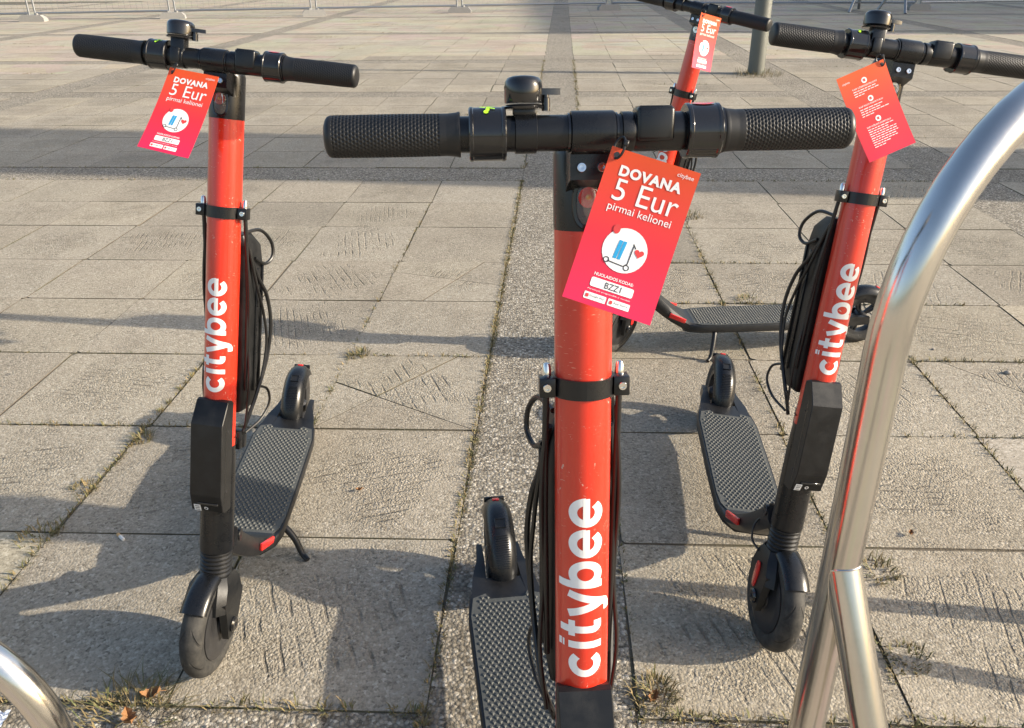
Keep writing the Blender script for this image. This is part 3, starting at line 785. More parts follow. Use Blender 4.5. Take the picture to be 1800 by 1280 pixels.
# neck rising from deck to stem
nk = MB(); rings = []
for t in range(13):
    s_ = t / 12; x = -.300 + .205 * s_; z = .098 + .140 * (max(0, s_ - .12) / .88) ** 1.45; hw = .0725 + (.031 - .0725) * (s_ ** .8); th = .013 + .010 * s_
    sl_ = math.atan2(.140 * 1.45 * (max(0, s_ - .12) / .88) ** .45 / .88, .205) if s_ > .12 else 0
    dx, dz = -math.sin(sl_) * th, math.cos(sl_) * th
    rings.append([(x + dx * a, hw * b, z + dz * a) for a, b in ((-1, -.82), (-1, .82), (-.35, 1), (.5, 1), (1, .86), (1, -.86), (.5, -1), (-.35, -1))])
nk.loft(rings); p_neck = part('neck', nk.mesh('neck', 'deck_plastic', angle=35), frame='body')
hg = MB(); hg.box((-.098, 0, .222), (.030, .050, .034), .006, 3); hg.lathe([(.011, -.034), (.012, -.033), (.012, .033), (.011, .034)], 24, M=T_((-.112, 0, .236)) @ RX(-math.pi / 2))
part('folding_hinge', hg.mesh('folding_hinge', 'satin_black'), frame='body', parent=p_neck)
for sy in (-1, 1):
    rn = MB(); rn.box((0, 0, 0), (.056, .0070, .0150), .002, 2, M=T_((-.218, sy * .0575, .134)) @ RZ(-sy * .24) @ RY(-.34))
    part('neck_reflector', rn.mesh('neck_reflector', 'red_reflector'), frame='body', parent=p_neck)
cable([(-.030, -.014, .14), (-.060, -.030, .115), (-.045, -.040, .085), (-.015, -.036, .075)], .0022)

# the lettering on the stem, drawn as strokes bent round the tube
def arc(cx, cy, rx, ry, a0, a1, n=22): return [(cx + rx * math.cos(R(a0 + (a1 - a0) * i / n)), cy + ry * math.sin(R(a0 + (a1 - a0) * i / n))) for i in range(n + 1)]
SW = .25; rr_ = .5 - SW / 2
def g_c(x): return [(arc(x + .49, .5, .365, rr_, 42, 318), SW)], .97
def g_i(x): return [([(x + .16, 0), (x + .16, .25), (x + .16, .5), (x + .16, .75), (x + .16, 1.0)], SW), ([(x + .16, 1.14), (x + .16, 1.36)], SW)], .43
def g_t(x): return [([(x + .24, 1.29), (x + .24, 1.0), (x + .24, .6), (x + .24, .36)] + arc(x + .24 + .14, .28, .14, .155, 180, 275, 8) + [(x + .56, .128)], SW), ([(x + .0, .90), (x + .2, .90), (x + .56, .90)], .20)], .63
def g_y(x): return [([(x + .13, 1.0), (x + .25, .66), (x + .37, .33), (x + .48, .03)], SW), ([(x + .84, 1.0), (x + .68, .5), (x + .50, -.06), (x + .44, -.18), (x + .34, -.235), (x + .14, -.235)], SW)], .96
def g_b(x): return [([(x + .16, 0), (x + .16, .35), (x + .16, .7), (x + .16, 1.05), (x + .16, 1.36)], SW), (arc(x + .52, .5, .345, rr_, 180, -180, 32), SW)], 1.05
def g_e(x): return [(arc(x + .49, .5, .365, rr_, 0, 318, 28), SW), ([(x + .16, .49), (x + .4, .49), (x + .6, .49), (x + .955, .49)], .19)], 1.0
lm = MB(); cur = 0.0; layer = 0
XH = .0335; strokes = []
for ch in 'citybee':
    gl, adv = {'c': g_c, 'i': g_i, 't': g_t, 'y': g_y, 'b': g_b, 'e': g_e}[ch](cur)
    strokes += gl; cur += adv + .045
tot = cur - .045; ZS = .195 / tot
for (pts, sw) in strokes:
    layer = (layer + 1) % 3; rl = TR + .00022 + .00006 * layer
    pts2 = []
    for a, b in zip(pts, pts[1:]):
        k2 = max(1, int(math.hypot(b[0] - a[0], b[1] - a[1]) / .12))
        for q in range(k2): pts2.append((a[0] + (b[0] - a[0]) * q / k2, a[1] + (b[1] - a[1]) * q / k2))
    pts2.append(pts[-1])
    vs2, fs2 = [], []; NC = 5
    for i, p in enumerate(pts2):
        a = pts2[max(0, i - 1)]; b = pts2[min(len(pts2) - 1, i + 1)]
        tx, ty = b[0] - a[0], b[1] - a[1]; l = math.hypot(tx, ty) or 1; nx, ny = -ty / l, tx / l
        for c_ in range(NC + 1):
            o_ = (c_ / NC - .5) * sw; X_, Y_ = p[0] + nx * o_, p[1] + ny * o_
            y = (.0175 - Y_ * XH * 1.03); th = y / TR
            vs2.append((rl * math.cos(th), rl * math.sin(th), .4385 + X_ * ZS))
    for i in range(len(pts2) - 1):
        for c_ in range(NC):
            a = i * (NC + 1) + c_; fs2.append((a, a + 1, a + NC + 2, a + NC + 1))
    lm.add(vs2, fs2)
part('stem_lettering', lm.mesh('stem_lettering', 'white_print', angle=80), parent=p_stem, label='white lower-case word citybee running up the orange stem')

# bells: low one and one on a riser
def bell_parts(rise):
    by = -.0545; z0 = BZ + .0145; out = []
    st = MB(); st.lathe([(.0150, by - .009), (.0162, by - .0085), (.0162, by + .0085), (.0150, by + .009)], 32, M=BARM(), caps=False)
    if rise:
        st.box((BX + .004, by, BZ + .010), (.018, .022, .036), .003, 2)
        st.box((BX + .014, by - .002, BZ + .001), (.008, .014, .022), .002, 2)
        zb = z0 + .011
    else:
        st.box((BX, by - .001, z0 + .003), (.014, .018, .008), .002, 2); zb = z0 + .004
    out.append(('bell_mount', st.mesh('bell_mount', 'satin_black')))
    C = T_((BX - .002, by - .001, zb)) @ Matrix.Diagonal((1.28, 1.28, 1.0, 1.0) if rise else (1, 1, 1, 1))
    out.append(('bell_base', MB().lathe([(.012, 0), (.0160, .0008), (.0165, .0026), (.0145, .0042), (.006, .0045)], 36, M=C).mesh('bell_base', 'gloss_black')))
    dome = [(.0150, .0052), (.0156, .0060), (.0157, .0180), (.0150, .0220), (.0130, .0248), (.009, .0262), (.004, .0267), (.0001, .0268)]
    out.append(('bell_dome', MB().lathe(dome, 40, M=C).mesh('bell_dome', 'gloss_black')))
    lv = MB(); lv.lathe([(.0035, 0), (.0035, .010), (.0026, .0105), (.0026, .016)], 14, M=C @ T_((.002, .0180, -.001)))
    lv.prism([(-.004, .0145), (-.004, .0285), (.001, .0300), (.005, .0195), (.005, .0145)], .0115, .0165, M=C)
    out.append(('bell_lever', lv.mesh('bell_lever', 'gloss_black')))
    return out
BELL = {False: bell_parts(False), True: bell_parts(True)}

SCOOT = [
    ('orange electric scooter parked at the left, angled front wheel, kickstand down', (-0.56301, 1.13025, -0.03923, 0.12921, -0.14546), True),
    ('nearest orange electric scooter in the middle with its handlebar across the picture', (0.07785, 0.50779, -0.13115, 0.01642, -0.08046), False),
    ('orange electric scooter at the right, partly behind the tall steel rack tube', (0.4755, 1.18365, 0.0960, 0.1065, 0.1400), True),
    ('farthest orange electric scooter standing side-on behind the middle one', (0.31394, 2.52138, 1.50669, 0.03165, 0.77734), False),
]
u_ax = Vector((-math.sin(RAKE), 0, math.cos(RAKE)))
for si, (lab, (x, y, hd, lean, steer), riser) in enumerate(SCOOT):
    root = empty('electric_scooter', T_((x, y, 0.001)) @ RZ(-math.pi / 2 - hd) @ RX(-lean))
    tag(root, lab, 'scooter', 'rental scooters standing on the square')
    ST = T_((-WO, 0, .1)) @ Matrix.Rotation(steer, 4, u_ax) @ RY(-RAKE)
    frames = {'stem': ST, 'body': Matrix.Identity(4), 'fwheel': ST @ T_((WX, 0, WZ)) @ RY(RAKE), 'rwheel': T_((-WB, 0, .095))}
    made = []
    for (nm, me, fr, par, lb) in PARTS:
        if par is None: o = obj(nm, me, root, frames[fr], lb)
        else:
            pf = PARTS[par][2]
            o = obj(nm, me, made[par], Matrix.Identity(4) if pf == fr else frames[pf].inverted() @ frames[fr], lb)
        made.append(o)
    bm_ = None
    for nm, me in BELL[riser]:
        o = obj(nm, me, root if bm_ is None else bm_, ST if bm_ is None else None)
        if bm_ is None: bm_ = o
    if si == 3:
        r2m = MB(); r2m.add([(v.co.x, -v.co.y, v.co.z) for v in PARTS[[p[0] for p in PARTS].index('fork_reflector')][1].vertices], [tuple(p.vertices) for p in PARTS[[p[0] for p in PARTS].index('fork_reflector')][1].polygons])
        obj('fork_reflector', r2m.mesh('fork_reflector', 'red_reflector'), made[p_fork])
    zf = .118 * math.tan(lean) + .006
    ks = MB(); ks.tube(spline([(-.346, .050, .088), (-.342, .068, .080), (-.333, .092, zf + .036), (-.323, .110, zf + .006), (-.311, .124, zf)], 6), [.0085 - .0025 * i / 24 for i in range(25)], 10)
    ks.box((-.346, .052, .086), (.026, .024, .012), .003, 2)
    obj('kickstand', ks.mesh('kickstand', 'cable_black'), root)

# ------------------------------------------------------------------ hanging discount tags
def tag_card(name, label, loc, X, Y, w, h, back=False, bend=.004, hole=(-1, 1)):
    X = Vector(X).normalized(); Y = Vector(Y); Y = (Y - X * X.dot(Y)).normalized(); Z = X.cross(Y)
    M = Matrix(((X.x, Y.x, Z.x, loc[0]), (X.y, Y.y, Z.y, loc[1]), (X.z, Y.z, Z.z, loc[2]), (0, 0, 0, 1)))
    root = empty(name, M); tag(root, label, 'tag', 'printed discount tags hanging from the handlebars')
    k = h / .131
    f = lambda x, y: bend * ((y / (h / 2)) ** 2 * .8 + .5 * math.sin(x / w * 3.0) * (y / h))
    nx, ny = 6, 12; vs2, fs2 = [], []
    for s_ in (0, 1):
        for j in range(ny + 1):
            for i in range(nx + 1):
                xx, yy = -w / 2 + w * i / nx, -h / 2 + h * j / ny
                vs2.append((xx, yy, f(xx, yy) - (.0006 if s_ else 0)))
    N = (nx + 1) * (ny + 1)
    for j in range(ny):
        for i in range(nx):
            a = j * (nx + 1) + i; fs2.append((a, a + 1, a + nx + 2, a + nx + 1)); fs2.append((N + a, N + a + nx + 1, N + a + nx + 2, N + a + 1))
    bd = [i for i in range(nx + 1)] + [j * (nx + 1) + nx for j in range(1, ny + 1)] + [ny * (nx + 1) + i for i in range(nx - 1, -1, -1)] + [j * (nx + 1) for j in range(ny - 1, 0, -1)]
    for a, b in zip(bd, bd[1:] + bd[:1]): fs2.append((b, a, N + a, N + b))
    card = obj('card', MB().add(vs2, fs2).mesh('card', 'tag_print_back' if back else 'tag_print', recalc=False), root)
    def lay(nm, vs_, fs_, mat, lift=.0003, lb=None):
        o = obj(nm, MB().add([(a, b, f(a, b) + lift) for a, b in vs_], fs_).mesh(nm, mat, smooth=False, recalc=False), card)
        if lb: o['label'] = lb
        return o
    def word(body, x0, x1, y, mat='white_print', off=0.0, hh=None, lift=.0003, space=1.0, rotz=0.0):
        vs_, fs_, (a, b, c, d) = text_mesh(body, off, space)
        sc = (x1 - x0) / (b - a); sy = sc if hh is None else hh / (d - c)
        pts = [(x0 + (p[0] - a) * sc, y + (p[1] - (c if hh else 0)) * sy) for p in vs_]
        return lay('lettering', pts, fs_, mat, lift)
    def poly(nm, pts, mat, lift=.0003): return lay(nm, pts, [tuple(range(len(pts)))], mat, lift)
    def rrect2(cx, cy, hw, hh, r, n=5):
        out = []
        for (sx, sy, a0) in ((1, 1, 0), (-1, 1, 90), (-1, -1, 180), (1, -1, 270)):
            for i in range(n + 1):
                a = R(a0 + 90 * i / n); out.append((cx + sx * (hw - r) + r * math.cos(a), cy + sy * (hh - r) + r * math.sin(a)))
        return out
    def circ(cx, cy, r, n=32): return [(cx + r * math.cos(2 * math.pi * i / n), cy + r * math.sin(2 * math.pi * i / n)) for i in range(n)]
    U = w / .077
    def line2(pts, wd):
        v_, f_ = [], []
        for i, p in enumerate(pts):
            a = pts[max(0, i - 1)]; b = pts[min(len(pts) - 1, i + 1)]; tx, ty = b[0] - a[0], b[1] - a[1]; l = math.hypot(tx, ty) or 1
            v_ += [(p[0] - ty / l * wd / 2, p[1] + tx / l * wd / 2), (p[0] + ty / l * wd / 2, p[1] - tx / l * wd / 2)]
        return v_, [(2 * i + 1, 2 * i + 3, 2 * i + 2, 2 * i) for i in range(len(pts) - 1)]
    S = lambda pts: [(a * U, b * U) for a, b in pts]
    if not back:
        word('DOVANA', -.0262 * U, .0275 * U, .0455 * U, off=.048, space=1.14)
        word('citybee', .0205 * U, .0345 * U, .0585 * U)
        word('5 Eur', -.0260 * U, .0300 * U, .0245 * U, hh=.0183 * U)
        word('pirmai kelionei', -.0265 * U, .0285 * U, .0158 * U)
        poly('picture_disc', circ(-.001 * U, -.0135 * U, .0190 * U), 'white_print')
        lf = .00055
        poly('trouser_leg', S([(-.0090, -.0220), (-.0060, -.0220), (-.0045, -.0060), (-.0075, -.0060)]), 'ink_blue', lf)
        poly('trouser_leg', S([(-.0052, -.0220), (-.0026, -.0220), (-.0010, -.0060), (-.0040, -.0060)]), 'ink_blue', lf)
        for pts in ([(-.0125, -.0255), (.0015, -.0265), (.0045, -.0235)], [(.0045, -.0240), (.0052, -.0075)], [(.0045, -.0060), (.0075, -.0095)]):
            lay('drawn_line', *line2(S(pts), .0009 * U), 'ink_black', lf)
        for cx, cy in ((.0045, -.0270), (-.0135, -.0250)):
            lay('drawn_wheel', *line2(S([(cx + .0022 * math.cos(2 * math.pi * i / 14), cy + .0022 * math.sin(2 * math.pi * i / 14)) for i in range(15)]), .0008 * U), 'ink_black', lf)
        hp_ = [(.0112 + .00033 * 16 * math.sin(t) ** 3 * .78, -.0125 + .00033 * .78 * (13 * math.cos(t) - 5 * math.cos(2 * t) - 2 * math.cos(3 * t) - math.cos(4 * t))) for t in [2 * math.pi * i / 28 for i in range(28)]]
        poly('heart', S(hp_), 'ink_red', lf)
        poly('balloon', S([(-.0128 + .003 * math.cos(a), .0020 + .0042 * math.sin(a)) for a in [2 * math.pi * i / 16 for i in range(16)]]), 'ink_red', lf)
        word('NUOLAIDOS KODAS:', -.0190 * U, .0150 * U, -.0402 * U, off=.018)
        poly('code_box', rrect2(-.0015 * U, -.0462 * U, .0185 * U, .0040 * U, .0016 * U), 'white_print')
        word('BZZ1', -.0075 * U, .0065 * U, -.0488 * U, 'ink_black', hh=.0052 * U, lift=.00055)
        word('Parsisiųsk programėlę ir naudok', -.0205 * U, .0165 * U, -.0535 * U, hh=.0016 * U)
        for cx in (-.0125, .0082):
            poly('badge', rrect2(cx * U, -.0585 * U, .0095 * U, .0030 * U, .0009 * U), 'white_print')
            poly('badge_mark', rrect2((cx - .0068) * U, -.0585 * U, .0013 * U, .0015 * U, .0005 * U, 2), 'ink_red', lf)
        word('Google Play', -.0172 * U, -.0045 * U, -.0592 * U, 'ink_black', hh=.0020 * U, lift=lf)
        word('App Store', .0038 * U, .0158 * U, -.0592 * U, 'ink_black', hh=.0020 * U, lift=lf)
    else:
        word('citybee', -.0335 * U, -.0215 * U, .0535 * U)
        yy = .0500
        for head, lines in (('KAIP UŽSIREGISTRUOTI?', 3), ('KAIP RASTI PASPIRTUKĄ?', 4), ('KAIP VAŽIUOTI PASPIRTUKU?', 9)):
            poly('icon_disc', circ(0, (yy - .0005) * U, .0044 * U, 20), 'white_print')
            poly('icon_mark', rrect2(0, (yy - .0005) * U, .0016 * U, .0020 * U, .0005 * U, 2), 'ink_red', .00055)
            yy -= .0093
            word(head, -.0215 * U, .0175 * U, yy * U, hh=.0030 * U, off=.01)
            for q in range(lines):
                yy -= .0034
                ww = rnd.uniform(.020, .044)
                if q == lines - 1: ww = rnd.uniform(.012, .024)
                xx = -.0215; words = []
                while xx < -.0215 + ww:
                    l_ = rnd.uniform(.003, .007); poly('text_line', S([(xx, yy), (min(xx + l_, .0245), yy), (min(xx + l_, .0245), yy + .0011), (xx, yy + .0011)]), 'white_print'); xx += l_ + .0012
            yy -= .0088
    # cable tie through the punched corner
    hx, hy = hole[0] * (w / 2 - .006 * U), hole[1] * (h / 2 - .006 * U)
    poly('punched_hole', circ(hx, hy, .0024, 14), 'ink_black', .0004)
    tie = MB(); tie.tube([(hx + .004 * math.cos(a), hy + .006 + .009 * math.sin(a), f(hx, hy) + .0035 * math.cos(a) * 1.0) for a in [2 * math.pi * i / 18 for i in range(18)]], .0010, 6, closed=True)
    tie.box((hx + .004, hy + .010, f(hx, hy) + .003), (.004, .005, .004), .0008, 1)
    obj('cable_tie', tie.mesh('cable_tie', 'cable_black'), root)
    return root
tag_card('discount_tag', 'red-pink DOVANA 5 Eur tag hanging on the left scooter', (-0.4758, 1.2375, 0.9881), (0.9657, -0.1933, -0.1731), (0.2573, 0.6269, 0.7354), .077, .133)
tag_card('discount_tag', 'largest DOVANA 5 Eur tag, hanging on the nearest scooter', (0.0944, 0.6324, 0.9893), (0.9452, -0.1764, -0.2749), (0.3238, 0.4165, 0.845), .0725, .125)
tag_card('discount_tag', 'small DOVANA 5 Eur tag on the farthest scooter', (0.5074, 2.3, 0.9812), (0.7896, 0.5699, -0.2274), (0.1484, 0.1822, 0.972), .077, .133)
tag_card('discount_tag', 'tag turned to its instruction side with small white text, on right scooter', (0.5472, 1.2832, 0.9746), (0.9194, 0.1808, 0.3494), (-0.3916, 0.3342, 0.8573), .077, .133, back=True, hole=(1, 1))

# ------------------------------------------------------------------ stainless racks
def arc3(p0, d, zc, Rr, a0, a1, n=14):
    # bend in the vertical plane of horizontal direction d; centre at p0+d*Rr, height zc
    out = []
    for i in range(n + 1):
        a = R(a0 + (a1 - a0) * i / n)
        q = p0 + d * (Rr - Rr * math.cos(a)); out.append(Vector((q.x, q.y, zc + Rr * math.sin(a))))
    return out
def hoop(name, label, p0, d, top, Rr, span, rad, brace, z0=0.0):
    root = empty(name, T_((p0.x, p0.y, 0))); tag(root, label, 'bike rack')
    o0 = Vector((p0.x, p0.y, 0))
    zc = top - Rr; q = Vector((0, 0, 0)); q1 = d * span
    path = [q + Vector((0, 0, z)) for z in (z0, z0 + (zc - z0) * .3, z0 + (zc - z0) * .6)] + arc3(q, d, zc, Rr, 0, 90) + list(reversed(arc3(q1, -d, zc, Rr, 0, 90))) + [q1 + Vector((0, 0, z)) for z in (zc * .75, zc * .5, zc * .25, 0)]
    hp_ = obj('hoop_tube', MB().tube(path, rad, 32).mesh('hoop_tube', 'stainless'), root)
    for (a, b) in brace: obj('brace_tube', MB().tube([Vector(a), (Vector(a) + Vector(b)) / 2, Vector(b)], rad * .97, 28).mesh('brace_tube', 'stainless'), root)
    for (a, b) in brace:
        a = Vector(a); b = Vector(b); n_d = (b - a).normalized(); ring = []
        for i in range(28):   # weld bead where the brace leaves the hoop
            th = 2 * math.pi * i / 28; e1 = n_d.orthogonal().normalized(); e2 = n_d.cross(e1); o_ = (e1 * math.cos(th) + e2 * math.sin(th)) * rad * .97
            base = a + o_; ax = Vector((a.x, a.y, 0)); px_, py_ = base.x - ax.x, base.y - ax.y
            A_ = n_d.x ** 2 + n_d.y ** 2; B_ = 2 * (px_ * n_d.x + py_ * n_d.y); C_ = px_ ** 2 + py_ ** 2 - rad ** 2
            D_ = max(0, B_ * B_ - 4 * A_ * C_); ring.append(base + n_d * ((-B_ + math.sqrt(D_)) / (2 * A_)))
        obj('weld_bead', MB().tube(ring, .0013, 6, closed=True).mesh('weld_bead', 'stainless'), root)
    feet = ([q] if z0 == 0 else []) + [q1] + [Vector((b[0], b[1], 0)) for a, b in brace]
    for ft in feet: obj('foot_flange', MB().lathe([(rad * 2.1, 0), (rad * 2.1, .004), (rad * 2.0, .005), (rad * .9, .005)], 28, M=T_((ft.x, ft.y, 0))).mesh('foot_flange', 'stainless'), root)
    return root
dr = Vector((.866, .5, 0))
hoop('bicycle_rack', 'tall stainless steel rack tube bending over at the right edge', Vector((.367, .738, .001)), dr, 1.085, .25, .98, .0208,
     [((0, 0, .578), (.105, -.268, 0)), (tuple(dr * .98 + Vector((0, 0, .590))), tuple(dr * .98 + Vector((.105, -.272, 0))))])
hoop('bicycle_rack', 'low stainless steel rack tube curving down in the bottom left corner', Vector((-.575, .735, .001)), Vector((-.985, .17, 0)), .485, .18, .62, .0205, [])

# ------------------------------------------------------------------ construction fence in the distance
def fence(a, b, label, mesh_n=22):
    a = Vector(a); b = Vector(b); d = (b - a); Lh = d.length; d = d / Lh
    root = empty('mesh_fence', T_((a.x, a.y, 0))); tag(root, label, 'fence panel', 'construction fence panels across the far side')
    e0, e1 = d * .06, d * (Lh - .06)
    for q in (e0, e1): obj('fence_post', MB().tube([q + Vector((0, 0, .03)), q + Vector((0, 0, 2.05))], .021, 12).mesh('fence_post', 'galvanised'), root)
    for z in (.16, 1.98): obj('fence_rail', MB().tube([e0 + Vector((0, 0, z)), e1 + Vector((0, 0, z))], .021, 8).mesh('fence_rail', 'galvanised'), root)
    wm = MB()
    for i in range(1, int(Lh / .12)): q = e0 + d * (.12 * i); wm.tube([q + Vector((0, 0, .16)), q + Vector((0, 0, 1.98))], .0018, 4)
    for i in range(1, 10): wm.tube([e0 + Vector((0, 0, .16 + .182 * i)), e1 + Vector((0, 0, .16 + .182 * i))], .0018, 4)
    w_ = obj('wire_mesh', wm.mesh('wire_mesh', 'galvanised', smooth=False), root); w_['kind'] = 'stuff'
FP = [(-13.1, 18.5), (-10.08, 19.09), (-7.32, 19.65), (-4.37, 20.23), (-1.14, 20.84), (2.37, 21.47)]
FL = ['fence panel at the top left corner, left of the first white foot', 'fence panel between the first and second concrete feet from the left', 'fence panel above the left scooter bell', 'fence panel between the third and fourth feet from the left', 'fence panel left of the farthest scooter handlebar', 'fence panel behind the grey post and far handlebar', 'fence panel at the top right corner beyond the folding stand']
FP2 = FP + [(9.32, 20.6), (13.5, 21.3)]
names_ = iter(FL)
for i in range(len(FP2) - 1): fence((*FP2[i], 0), (*FP2[i + 1], 0), FL[i])
FFL = ['whitish concrete fence foot nearest the top left corner', 'concrete fence foot above the left scooter grip', 'concrete fence foot right of the left scooter bell', 'concrete fence foot above the middle of the top edge', 'concrete fence foot just left of the farthest scooter', 'grey concrete fence foot at the far right end']
for (px, py), lb in zip(FP[1:] + [(9.32, 20.6)], FFL):
    o = MB()
    prof_ = [(-.36, 0), (.36, 0), (.36, .07), (.28, .13), (-.28, .13), (-.36, .07)]
    o.loft([[(x * .72, y, z) for x, z in prof_] for y in (-.11, .11)])
    for hx in (-.09, .09): o.lathe([(.03, .128), (.03, .16), (.022, .165)], 14, M=T_((hx, 0, 0)))
    ob = obj('concrete_block', o.mesh('concrete_block', 'foot_concrete', smooth=False), None, T_((px, py, 0)) @ RZ(rnd.uniform(-.1, .35)))
    tag(ob, lb, 'fence foot', 'concrete feet under the fence')

# grey steel post with collar
pr_ = empty('steel_post', T_((2.70, 9.60, 0))); tag(pr_, 'grey steel post with collar standing behind the right scooter grip', 'post')
obj('post_tube', MB().lathe([(.088, -.01), (.088, .94), (.084, .95), (.05, .955)], 32).mesh('post_tube', 'post_paint'), pr_)
cl_ = obj('post_collar', MB().lathe([(.089, .90), (.097, .90), (.097, .935), (.089, .935)], 32, caps=False).mesh('post_collar', 'galvanised'), pr_)
obj('collar_bolt', MB().box((.13, 0, .918), (.075, .03, .045), .005, 2).mesh('collar_bolt', 'galvanised'), cl_)
obj('upper_pole', MB().lathe([(.042, .955), (.042, 2.9), (.03, 2.92)], 24).mesh('upper_pole', 'galvanised'), pr_)

# folding metal stand far right
sr = empty('folding_stand', T_((8.35, 20.3, 0))); tag(sr, 'grey metal stand with four splayed legs at the top right', 'stand')
obj('stand_top', MB().box((0, 0, .78), (1.5, .55, .05), .01, 2).mesh('stand_top', 'galvanised'), sr)
for (ax, ay, bx_, by_) in ((-.55, -.2, -.85, -.42), (-.45, .2, -.2, .75), (.5, .2, .08, .35), (.35, -.2, .12, -1.05)):
    obj('leg', MB().tube([(ax, ay, .76), (bx_, by_, .0)], .032, 10).mesh('leg', 'galvanised'), sr)

# ------------------------------------------------------------------ unseen casters added off to the right for the broad shadows
def building(name, label, x0, x1, y0, y1, h, cat='building'):
    root = empty(name, T_(((x0 + x1) / 2, (y0 + y1) / 2, 0))); tag(root, label, cat)
    w, d = x1 - x0, y1 - y0
    obj('wall', MB().box((0, 0, h / 2), (w, d, h), .03, 1).mesh('wall', 'building_plaster', smooth=False), root)
    obj('roof', MB().box((0, 0, h + .12), (w + .5, d + .5, .24), .03, 1).mesh('roof', 'galvanised', smooth=False), root)
    nfl = max(1, int(h / 3.1))
    for fl in range(nfl):
        for k in range(int(d / 2.4)):
            yy = -d / 2 + 1.3 + k * 2.4
            wi = obj('window', MB().box((-w / 2 - .01, yy, 1.7 + fl * 3.0), (.08, 1.3, 1.5), .01, 1).mesh('window', 'white_print', smooth=False), root)
            obj('pane', MB().box((-w / 2 - .03, yy, 1.7 + fl * 3.0), (.07, 1.14, 1.34), .0, 1).mesh('pane', 'pane_glass', smooth=False), wi)
    return root
building('shade_building', 'unseen plastered building added beyond the right edge to shade the far square', 33.0, 45.0, 10.6, 44.0, 13.0)  # unseen building, placed so its shade falls across the far right
pl_ = empty('shadow_pillar', T_((9.6, 4.03, 0))); tag(pl_, 'tall round unseen pillar added right of the view to cast the shadow band', 'pillar')  # unseen drum, added and sized to cast the broad shadow band
obj('drum', MB().lathe([(.74, 0), (.74, .35), (.70, .40), (.70, 6.0), (.74, 6.05), (.74, 6.3)], 48).mesh('drum', 'building_plaster'), pl_)
obj('cap', MB().lathe([(.95, 6.3), (.95, 6.38), (.6, 6.7), (.2, 6.95), (.0001, 7.05)], 48).mesh('cap', 'galvanised'), pl_)

# ------------------------------------------------------------------ grass, leaves, litter
def blades(mb, cx, cy, n, spread, hmin, hmax, rng, lean=.7, z=-.003):
    for _ in range(n):
        a = rng.uniform(0, 2 * math.pi); r = spread * math.sqrt(rng.random())
        x, y = cx + r * math.cos(a), cy + r * math.sin(a); h = rng.uniform(hmin, hmax); w = rng.uniform(.0007, .0016)
        b = a + rng.gauss(0, .7); l = h * rng.uniform(.2, lean) * 1.3; ca, sa = math.cos(b), math.sin(b)
        p0 = (x, y, z); p1 = (x + ca * l * .4, y + sa * l * .4, z + h * .65); p2 = (x + ca * l, y + sa * l, z + h * rng.uniform(.7, 1.0))
        o = len(mb.v); nx, ny = -sa * w, ca * w
        mb.v += [(p0[0] - nx, p0[1] - ny, p0[2]), (p0[0] + nx, p0[1] + ny, p0[2]), (p1[0] + nx, p1[1] + ny, p1[2]), (p1[0] - nx, p1[1] - ny, p1[2]), p2]
        mb.f += [(o, o + 1, o + 2, o + 3), (o + 3, o + 2, o + 4)]; mi = 0 if rng.random() < .6 else 1; mb.mi += [mi, mi]
def tuft(label, x, y, n, spread, h0, h1, lean=.9):
    s_ = MB(); blades(s_, 0, 0, n, spread, h0, h1, rnd, lean, z=-.003)
    o = obj('grass_tuft', s_.mesh('grass_tuft', ['grass_dry', 'grass_green'], smooth=False, recalc=False), None, T_((x, y, 0)))
    tag(o, label, 'grass', 'grass tufts between the slabs'); return o
tuft('long dry grass clump with leaves in the bottom left corner', -.675, 1.036, 260, .080, .006, .032, 2.4)
tuft('flat dry grass clump right of the steel rack brace, lower of two', .735, 1.150, 170, .042, .005, .022)
tuft('straggly dry grass clump beside the steel rack junction, upper of two', .775, 1.395, 150, .042, .005, .026, 1.6)
tuft('yellowish grass patch at the left edge beside the cigarette butt', -1.085, 1.545, 150, .050, .006, .022)
tuft('small grass patch in the joint left of the left scooter box', -1.070, 1.735, 90, .035, .006, .022)
tuft('small green tuft at the slab corner left of the left scooter stem', -1.02, 1.97, 110, .030, .008, .03)
tuft('bright green tuft at the slab corner behind the left rear wheel', -.510, 2.495, 130, .035, .008, .028)
tuft('green tuft beside the deck of the farthest scooter', .905, 2.945, 120, .05, .008, .028)
tuft('small green tuft in the joint right of the largest tag', .91, 4.08, 110, .055, .01, .04)
tuft('yellow-green weeds round the foot of the grey steel post', 2.70, 9.50, 420, .26, .02, .09)
tuft('dry grass tuft in the strip below the nearest scooter stem', .250, 1.075, 220, .042, .006, .030)
jg = MB()
def joint(u0, v0, u1, v1, n, h=.018, sp=.006):
    for _ in range(n):
        t = rnd.random(); t = min(1, max(0, round(t * 9) / 9 + rnd.gauss(0, .035))) if rnd.random() < .6 else t
        p = W(u0 + (u1 - u0) * t, v0 + (v1 - v0) * t); blades(jg, p.x, p.y, rnd.randint(2, 6), sp, .003, h, rnd, 1.1)
joint(-.18, 1.0, -.18, 4.85, 1000, .014, .011); joint(.19, 1.0, .19, 4.85, 260, .016)
joint(-2.4, 1.031, -.2, 1.031, 320, .022, .012); joint(-3.2, 1.994, -.66, 1.994, 170); joint(-1.11, 1.3, -1.11, 2.4, 160, .02)
joint(-.645, 1.3, -.645, 4.3, 160, .018); joint(-.66, 2.467, -.2, 2.467, 60); joint(-3, 2.467, -.66, 2.467, 60, .012)
joint(.665, 1.0, .665, 2.0, 160, .012, .007); joint(.665, 2.0, .665, 4.8, 220, .022, .010); joint(.2, 3.413, 1.2, 3.413, 110); joint(.3, 2.954, 1.7, 2.954, 110, .02)
